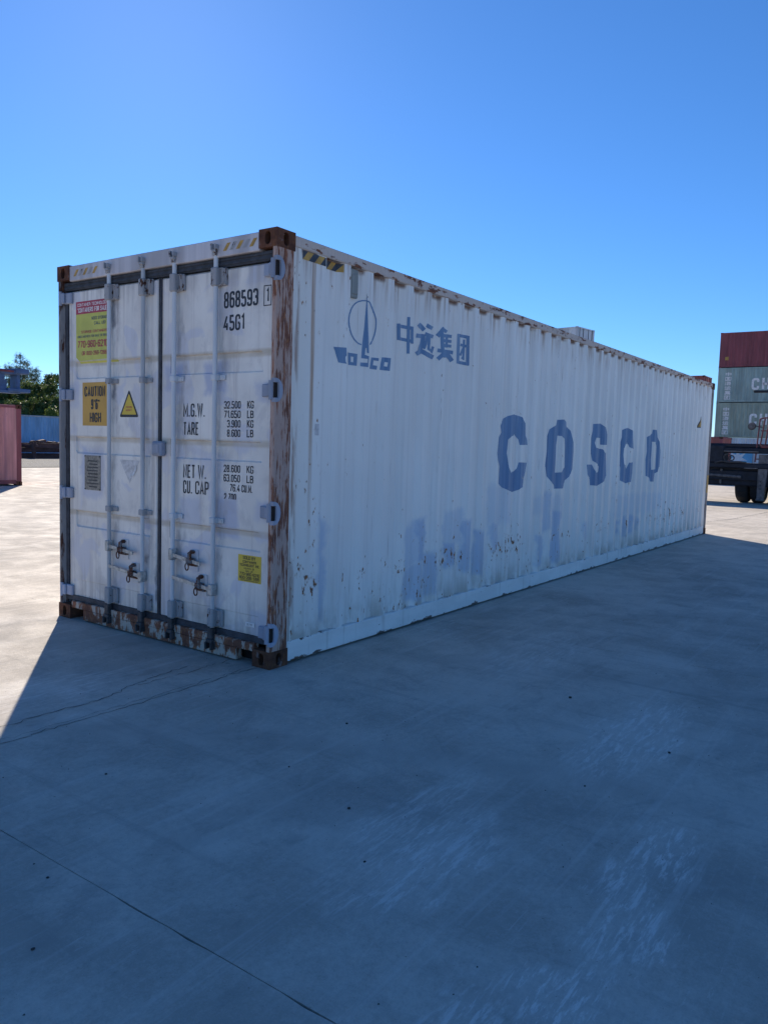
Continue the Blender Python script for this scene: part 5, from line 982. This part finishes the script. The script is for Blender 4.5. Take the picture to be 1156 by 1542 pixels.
RS = empty('reach_stacker', (24.6, -.6, 0)); tag(RS, 'dark container handling machine with ladder and dual tyres at the right edge', 'reach stacker')
def rs(name, mb, mat, lab=None, parent=None):
    for i, v in enumerate(mb.v): mb.v[i] = (v[0] - 24.6, v[1] + .6, v[2])
    return mb.build(name, mat, parent or RS)
rs('axle_beam', MB().box(23.55, -3.9, .56, 24.5, 6.6, 1.18, ch=.05).box(23.42, -3.2, .75, 23.56, 2.5, 1.05, ch=.02), navy)
rs('lower_beam', MB().box(23.30, -3.9, 1.14, 24.1, 6.6, 1.31, ch=.03), navy)
rs('upper_beam', MB().box(23.30, -3.9, 1.62, 23.75, 6.6, 1.80, ch=.03).box(23.36, -3.9, 1.80, 23.70, 6.6, 1.93, ch=.03), navy)
rs('guard_rail', MB().box(23.24, 1.02, 1.655, 23.30, 2.05, 1.70, ch=.01), grey_m)
rs('end_block', MB().box(23.26, 2.04, 1.30, 24.0, 3.0, 1.88, ch=.04), navy)
hz_ = MB(); 
for (y, z, r_) in ((1.93, 1.48, .11), (1.80, 1.46, .08)):
    hz_.path([(23.24, y + r_ * math.cos(a), z + r_ * math.sin(a)) for a in [k * math.pi / 6 for k in range(13)]], .018, 6)
hz_.path([(23.24, 2.3, 1.30), (23.22, 2.1, 1.36), (23.22, 1.9, 1.33), (23.24, 1.55, 1.34), (23.25, 1.35, 1.32)], .03, 6)
rs('hydraulic_hose', hz_, M['dark_steel'])
rs('bright_strip', MB().box(23.28, 1.02, 1.135, 23.31, 1.42, 1.165), grey_m)
rs('cylinder', MB().tube((23.5, 2.15, .62), (23.45, 2.12, 1.1), .04, 10).tube((23.4, 2.6, .9), (23.4, 1.5, .86), .05, 10), grey_m)
for y in (1.55, 1.10): 
    o = wheel(RS, (24.35 - 24.6, y + .6, .66), .66, .40, (0, 1, 0))
for y in (-2.45, -2.9): wheel(RS, (24.35 - 24.6, y + .6, .66), .66, .40, (0, 1, 0))
for y in (1.3, -2.7): wheel(RS, (29.4 - 24.6, y + .6, .58), .58, .5, (0, 1, 0))
rs('body', MB().box(24.2, -3.3, .62, 30.6, 1.9, 1.22, ch=.1).box(27.5, -3.2, 1.2, 30.9, .2, 2.2, ch=.2), navy)
rs('support_leg', MB().prism([(1.02, 1.60), (.70, 1.60), (.80, .18), (1.00, .18)], 0, 23.34, 23.46).box(23.30, .78, .12, 23.50, 1.02, .20, ch=.02), grey_m)
bl = MB()
for z in (.5, .62, .74, 1.2): bl.tube((23.32, .91, z), (23.345, .91, z), .03, 8)
rs('bolt', bl, M['dark_steel'])
rs('deck', MB().box(23.30, -3.4, 1.80, 25.6, .98, 1.90, ch=.02), maroon_m)
hr = MB()
for y, l in ((1.12, 0), (1.0, .1), (.86, .04)): hr.tube((23.36, y, 1.35 if l == 0 else 1.88), (23.40, y - .06 - l * .2, 2.72), .022, 8)
hr.path([(23.40, 1.06, 2.72), (23.42, .92, 2.76), (23.45, .3, 2.74)], .02, 8); hr.path([(23.40, 1.02, 2.35), (23.42, .86, 2.35), (23.45, .3, 2.35)], .016, 8)
for z in (1.45, 1.65): hr.tube((23.36, 1.12, z), (23.36, .82, z), .018, 6)
rs('handrail', hr, maroon_m)
mr = MB(); mr.tube((23.36, 1.29, 2.48), (23.48, 1.29, 2.50), .115, 18); mr.tube((23.42, 1.2, 2.50), (23.43, .98, 2.46), .016, 6)
rs('work_lamp', mr, M['dark_steel']); lp = MB().tube((23.335, 1.29, 2.50), (23.358, 1.29, 2.50), .10, 18); rs('lamp_glass', lp, grey_m)
cabm = MB(); cabm.box(23.7, -1.2, 1.9, 25.5, .84, 2.45, ch=.05); cabm.box(23.7, -1.2, 3.30, 25.5, .84, 3.42, ch=.04)
for x in (23.72, 25.42):
    for y in (-1.18, .76): cabm.box(x, y, 2.45, x + .07, y + .07, 3.3)
rs('cab', cabm, navy); rs('window', MB().box(23.74, -1.12, 2.44, 25.46, .80, 3.31), glass)
rs('boom', MB().box(23.42, -1.9, 3.56, 23.62, 1.32, 3.63, ch=.02).box(24.0, -1.8, 3.42, 24.3, -1.4, 3.6), navy)
rs('mast', MB().box(25.8, -2.6, 1.5, 26.3, -2.2, 3.3).box(25.8, -1.6, 1.5, 26.3, -1.2, 3.3).box(25.9, -2.6, 3.3, 31.0, -1.2, 3.9, ch=.06), navy)

CH = empty('container_handler', (8.6, 27.2, 0)); tag(CH, 'blue lifting machine holding a spreader bar above the faded red container', 'container handler')
def chp(name, mb, mat):
    for i, v in enumerate(mb.v): mb.v[i] = (v[0] - 8.6, v[1] - 27.2, v[2])
    return mb.build(name, mat, CH)
chp('spreader', MB().box(6.0, 24.8, 3.76, 12.55, 25.5, 3.93, ch=.03).box(12.3, 24.75, 3.80, 12.84, 25.5, 3.99, ch=.03).box(6.0, 24.9, 3.56, 11.95, 25.4, 3.78).box(12.42, 24.9, 3.2, 12.56, 25.4, 3.80, ch=.02).box(6.0, 24.8, 3.06, 12.5, 25.4, 3.15).box(12.0, 24.75, 3.10, 12.88, 25.4, 3.24, ch=.02).box(6, 24.9, 3.15, 12.02, 25.4, 3.3), blue_m)
chp('spreader_strut', MB().box(6, 24.95, 3.3, 12.06, 25.35, 3.56), blue_m)
chp('red_band', MB().box(11.2, 24.74, 3.83, 12.22, 24.80, 3.90), maroon_m)
chp('mast', MB().box(7.2, 25.6, .4, 7.5, 26.1, 6.2).box(9.0, 25.6, .4, 9.3, 26.1, 6.2).box(7.2, 25.7, 5.9, 9.3, 26.0, 6.15).box(7.2, 25.7, 3.0, 9.3, 26, 3.2), navy)
chp('carriage', MB().box(7.0, 25.42, 3.1, 9.5, 25.58, 3.9), blue_m)
chp('body', MB().box(7.0, 26.1, .7, 9.5, 31.0, 1.9, ch=.1).box(7.0, 29.0, 1.9, 9.5, 31.2, 2.6, ch=.2), blue_m)
chp('cab', MB().box(7.5, 27.0, 1.9, 9.0, 28.6, 3.5, ch=.08), navy)
for x in (6.8, 9.7):
    wheel(CH, (x - 8.6, 26.8 - 27.2, .8), .8, .5, (1, 0, 0)); wheel(CH, (x - 8.6, 30.2 - 27.2, .65), .65, .45, (1, 0, 0))

# ================================================================== TREES
bark = flat('tree_bark', (0.07, 0.05, 0.035), .95, 0, .4, 6)
def leafm(name, c, c2, tr=.25):
    t = NT(name, .6, spec=.2); p = t.wco(); n = t.noise(p, 1.3, 4); g_ = t.n.new('ShaderNodeNewGeometry'); rp_ = g_.outputs['Random Per Island']
    col = t.mix(t.add(t.mul(n, .5), t.mul(rp_, .5)), c, c2); t.set(t.p.inputs['Base Color'], col)
    tl = t.n.new('ShaderNodeBsdfTranslucent'); t.set(tl.inputs[0], t.mix(.5, col, (0.16, 0.2, 0.03)))
    ms = t.n.new('ShaderNodeMixShader'); ms.inputs[0].default_value = tr; t.l.new(t.p.outputs[0], ms.inputs[1]); t.l.new(tl.outputs[0], ms.inputs[2])
    t.l.new(ms.outputs[0], t.n['Material Output'].inputs[0]); return t.m
pine_m = leafm('pine_needles', (0.05, 0.08, 0.04), (0.11, 0.16, 0.075), .2)
leaf_m = leafm('dark_leaves', (0.05, 0.085, 0.03), (0.12, 0.18, 0.06), .3)
lite_m = leafm('yellow_green_leaves', (0.11, 0.16, 0.03), (0.19, 0.24, 0.06), .35)
def tuft(mb, c, r, n, rnd, ln, wd, up=.4):
    for _ in range(n):
        d = Vector((rnd.gauss(0, 1), rnd.gauss(0, 1), rnd.gauss(up, .9))).normalized(); s = d.orthogonal().normalized() * wd
        o = Vector(c) + Vector((rnd.gauss(0, r), rnd.gauss(0, r), rnd.gauss(0, r))); mb.face([o - s, o + s, o + d * ln])
def pine(loc, h, rad, lab, seed):
    rnd = random.Random(seed); e = empty('pine_tree', loc); tag(e, lab, 'tree', 'trees behind the blue container')
    MB().tube((0, 0, 0), (.1, .05, h * .96), .18, 8, 0, .03).build('trunk', bark, e)
    lb, cr = MB(), MB(); z = h * .22
    while z < h * .97:
        f = 1 - (z / h); rl = rad * (f ** .75) * 1.25 + .25; nb = rnd.randint(4, 6); a0 = rnd.uniform(0, 6.28)
        for k in range(nb):
            a = a0 + 6.283 * k / nb + rnd.uniform(-.35, .35); l = rl * rnd.uniform(.6, 1.1); rise = l * rnd.uniform(.05, .45)
            p0 = Vector((0, 0, z)); p1 = Vector((math.cos(a) * l, math.sin(a) * l, z + rise)); lb.tube(p0, p1, .035, 5, 0, .012, False)
            m_ = max(2, int(l / .34))
            for i in range(m_):
                t = .35 + .65 * (i + 1) / m_; c = p0.lerp(p1, t) + Vector((0, 0, .12)); tuft(cr, c, .15, 20, rnd, rnd.uniform(.32, .55), .036)
            if rnd.random() < .5: 
                for q in range(3): tuft(cr, p1 + Vector((0, 0, .25 + .22 * q)), .05, 8, rnd, .3, .022, .8)
        z += h * rnd.uniform(.035, .06)
    for q in range(6): tuft(cr, (.1, .05, h * .93 + q * h * .016), .05, 10, rnd, .34, .022, .8)
    lb.build('limb', bark, e); cr.build('crown', pine_m, e)
def leafy(loc, h, rad, mat, lab, seed, low=.12):
    rnd = random.Random(seed); e = empty('broadleaf_tree', loc); tag(e, lab, 'tree', 'trees behind the blue container')
    MB().tube((0, 0, 0), (0, 0, h * .5), .2, 8, 0, .1).build('trunk', bark, e); lb, cr = MB(), MB(); cl = []
    for k in range(58):
        t = rnd.uniform(low, 1); w_ = math.sin(math.pi * min(.97, .15 + .85 * t)) ** .6; a = rnd.uniform(0, 6.28); q = rad * w_ * rnd.uniform(.35, 1.0)
        c = Vector((math.cos(a) * q, math.sin(a) * q, h * t * rnd.uniform(.9, 1.0))); cl.append(c)
        if k % 4 == 0: lb.tube((0, 0, min(h * .5, c.z * .6)), c, .06, 5, 0, .02, False)
    for c in cl:
        s = rnd.uniform(.35, .75)
        for _ in range(120):
            d = Vector((rnd.gauss(0, 1), rnd.gauss(0, 1), rnd.gauss(0, .8))).normalized(); o = c + d * s * rnd.uniform(.5, 1.05)
            n = (d + Vector((rnd.gauss(0, .6), rnd.gauss(0, .6), rnd.gauss(.3, .6)))).normalized(); u = n.orthogonal().normalized(); v = n.cross(u); z_ = rnd.uniform(.07, .15)
            cr.face([o - u * z_, o + v * z_ * .6, o + u * z_, o - v * z_ * .6])
    lb.build('limb', bark, e); cr.build('crown', mat, e)
pines = [(60.9, 109.3, 13.5, 2.5, 'tallest pine with thin candle tips above the spreader end'), (61.5, 113.5, 12.3, 2.1, 'pine with a thin top left of the tallest pine'), (63.2, 111.4, 12.8, 2.0, 'slender pine just right of the tallest pine'), (61.7, 106.5, 11.3, 1.9, 'lower slender pine between the tall pines and the bushy tree'), (59.0, 112.6, 11.8, 2.3, 'pine at the left edge behind the spreader'), (64.2, 116.6, 12.2, 2.0, 'short pine between the two tall ones'), (58.5, 116.3, 12.4, 2.5, 'pine standing furthest left beyond the frame edge'), (71.6, 108.5, 13.4, 2.5, 'pine behind the white container')]
for i, (x, y, h, r_, lab) in enumerate(pines): pine((x, y, 0), h, r_, lab, 100 + i)
lv = [(58.2, 96.9, 10.6, 2.00, leaf_m, 'dark bushy pointed tree nearest the white container'),
      (56.7, 93.1, 9.8, 1.80, leaf_m, 'dark tree half hidden by the container door edge'),
      (56.4, 95.7, 8.8, 1.30, lite_m, 'yellow-green tree standing between dark trees'),
      (53.8, 92.6, 8.2, 2.00, leaf_m, 'dark leafy tree under the lower slender pine'),
      (52.8, 93.1, 8.3, 2.30, leaf_m, 'dark leafy tree right under the slender pine'),
      (52.3, 94.6, 7.9, 2.60, leaf_m, 'dark leafy tree under the tallest pine'),
      (50.5, 94.4, 7.4, 2.70, leaf_m, 'dark leafy tree behind the spreader bar'),
      (49.2, 95.2, 7.7, 2.80, leaf_m, 'dark leafy tree at the left frame edge'),
      (45.3, 81.3, 5.6, 2.20, leaf_m, 'low dark tree above the left end of the blue container'),
      (45.7, 79.9, 5.8, 2.20, leaf_m, 'low dark tree in the middle above the blue container'),
      (47.2, 80.2, 6.0, 2.20, leaf_m, 'low dark tree right of the middle above the blue container'),
      (47.6, 78.8, 6.0, 2.20, leaf_m, 'low dark tree above the right of the blue container'),
      (44.2, 81.9, 5.5, 2.20, leaf_m, 'low dark tree behind the faded red container'),
      (40.5, 67.9, 4.1, 0.55, lite_m, 'small pale bush just over the blue container'),
      (49.9, 79.7, 6.7, 2.40, leaf_m, 'leafy tree hidden by the white container')]
for i, (x, y, h, r_, mt, lab) in enumerate(lv): leafy((x, y, 0), h, r_, mt, lab, 200 + i)

# ================================================================== LITTER ON THE GROUND
st_m = flat('small_dark_stone', (0.05, 0.047, 0.045), .9, 0, .5, 60)
rnd = random.Random(21)
def pebble(x, y, r_, mat, lab):
    bm = bmesh.new(); bmesh.ops.create_icosphere(bm, subdivisions=1, radius=1)
    for v in bm.verts: v.co = Vector((v.co.x * r_ * rnd.uniform(.7, 1.4), v.co.y * r_ * rnd.uniform(.6, 1.1), max(v.co.z, -.6) * r_ * .5 + r_ * .3))
    mb = MB(); mb.add_bm(bm); bm.free(); o = mb.build('pebble', mat); o.location = (x, y, 0); tag(o, lab, 'stone', 'stones lying on the shaded concrete')
for (x, y, r_, lab) in ((.785, -1.797, .024, 'largest dark stone, right of centre on the shaded concrete'), (-1.235, -1.631, .016, 'dark stone in the middle of the shaded concrete'), (-.455, -1.012, .017, 'dark stone nearest the rusty corner post'),
    (-2.53, -1.449, .012, 'tiny stone left of the long slab joint, nearest the lower left corner'), (.273, -2.533, .018, 'dark stone nearest the right edge of the shaded concrete'), (-1.528, -1.932, .011, 'tiny stone beside the pale scrape below the middle'),
    (-1.078, -1.153, .011, 'tiny stone between the door corner and the middle of the yard'), (-1.659, -.569, .013, 'tiny stone on the left, above the long slab joint'), (-2.29, -1.134, .012, 'tiny stone close beside the long slab joint on the left'), (-.386, -2.335, .011, 'tiny stone among the pale scrapes on the right')):
    pebble(x, y, r_ * .55, st_m, lab)
mb = MB()
for _ in range(420):
    x, y = rnd.uniform(-3, 6), rnd.uniform(-3.6, 1.6); r_ = rnd.uniform(.0015, .005)
    if 0 < x < L and 0 < y < W: continue
    a = rnd.uniform(0, 6.28); P = [(x + r_ * math.cos(a + k * 2.094), y + r_ * math.sin(a + k * 2.094) * rnd.uniform(.6, 1), .0005) for k in range(3)]; t = (x, y, r_ * .9)
    for k in range(3): mb.face([P[k], P[(k + 1) % 3], t])
tag(mb.build('ground_grit', st_m), 'scattered grit on the concrete', 'grit', kind='stuff')
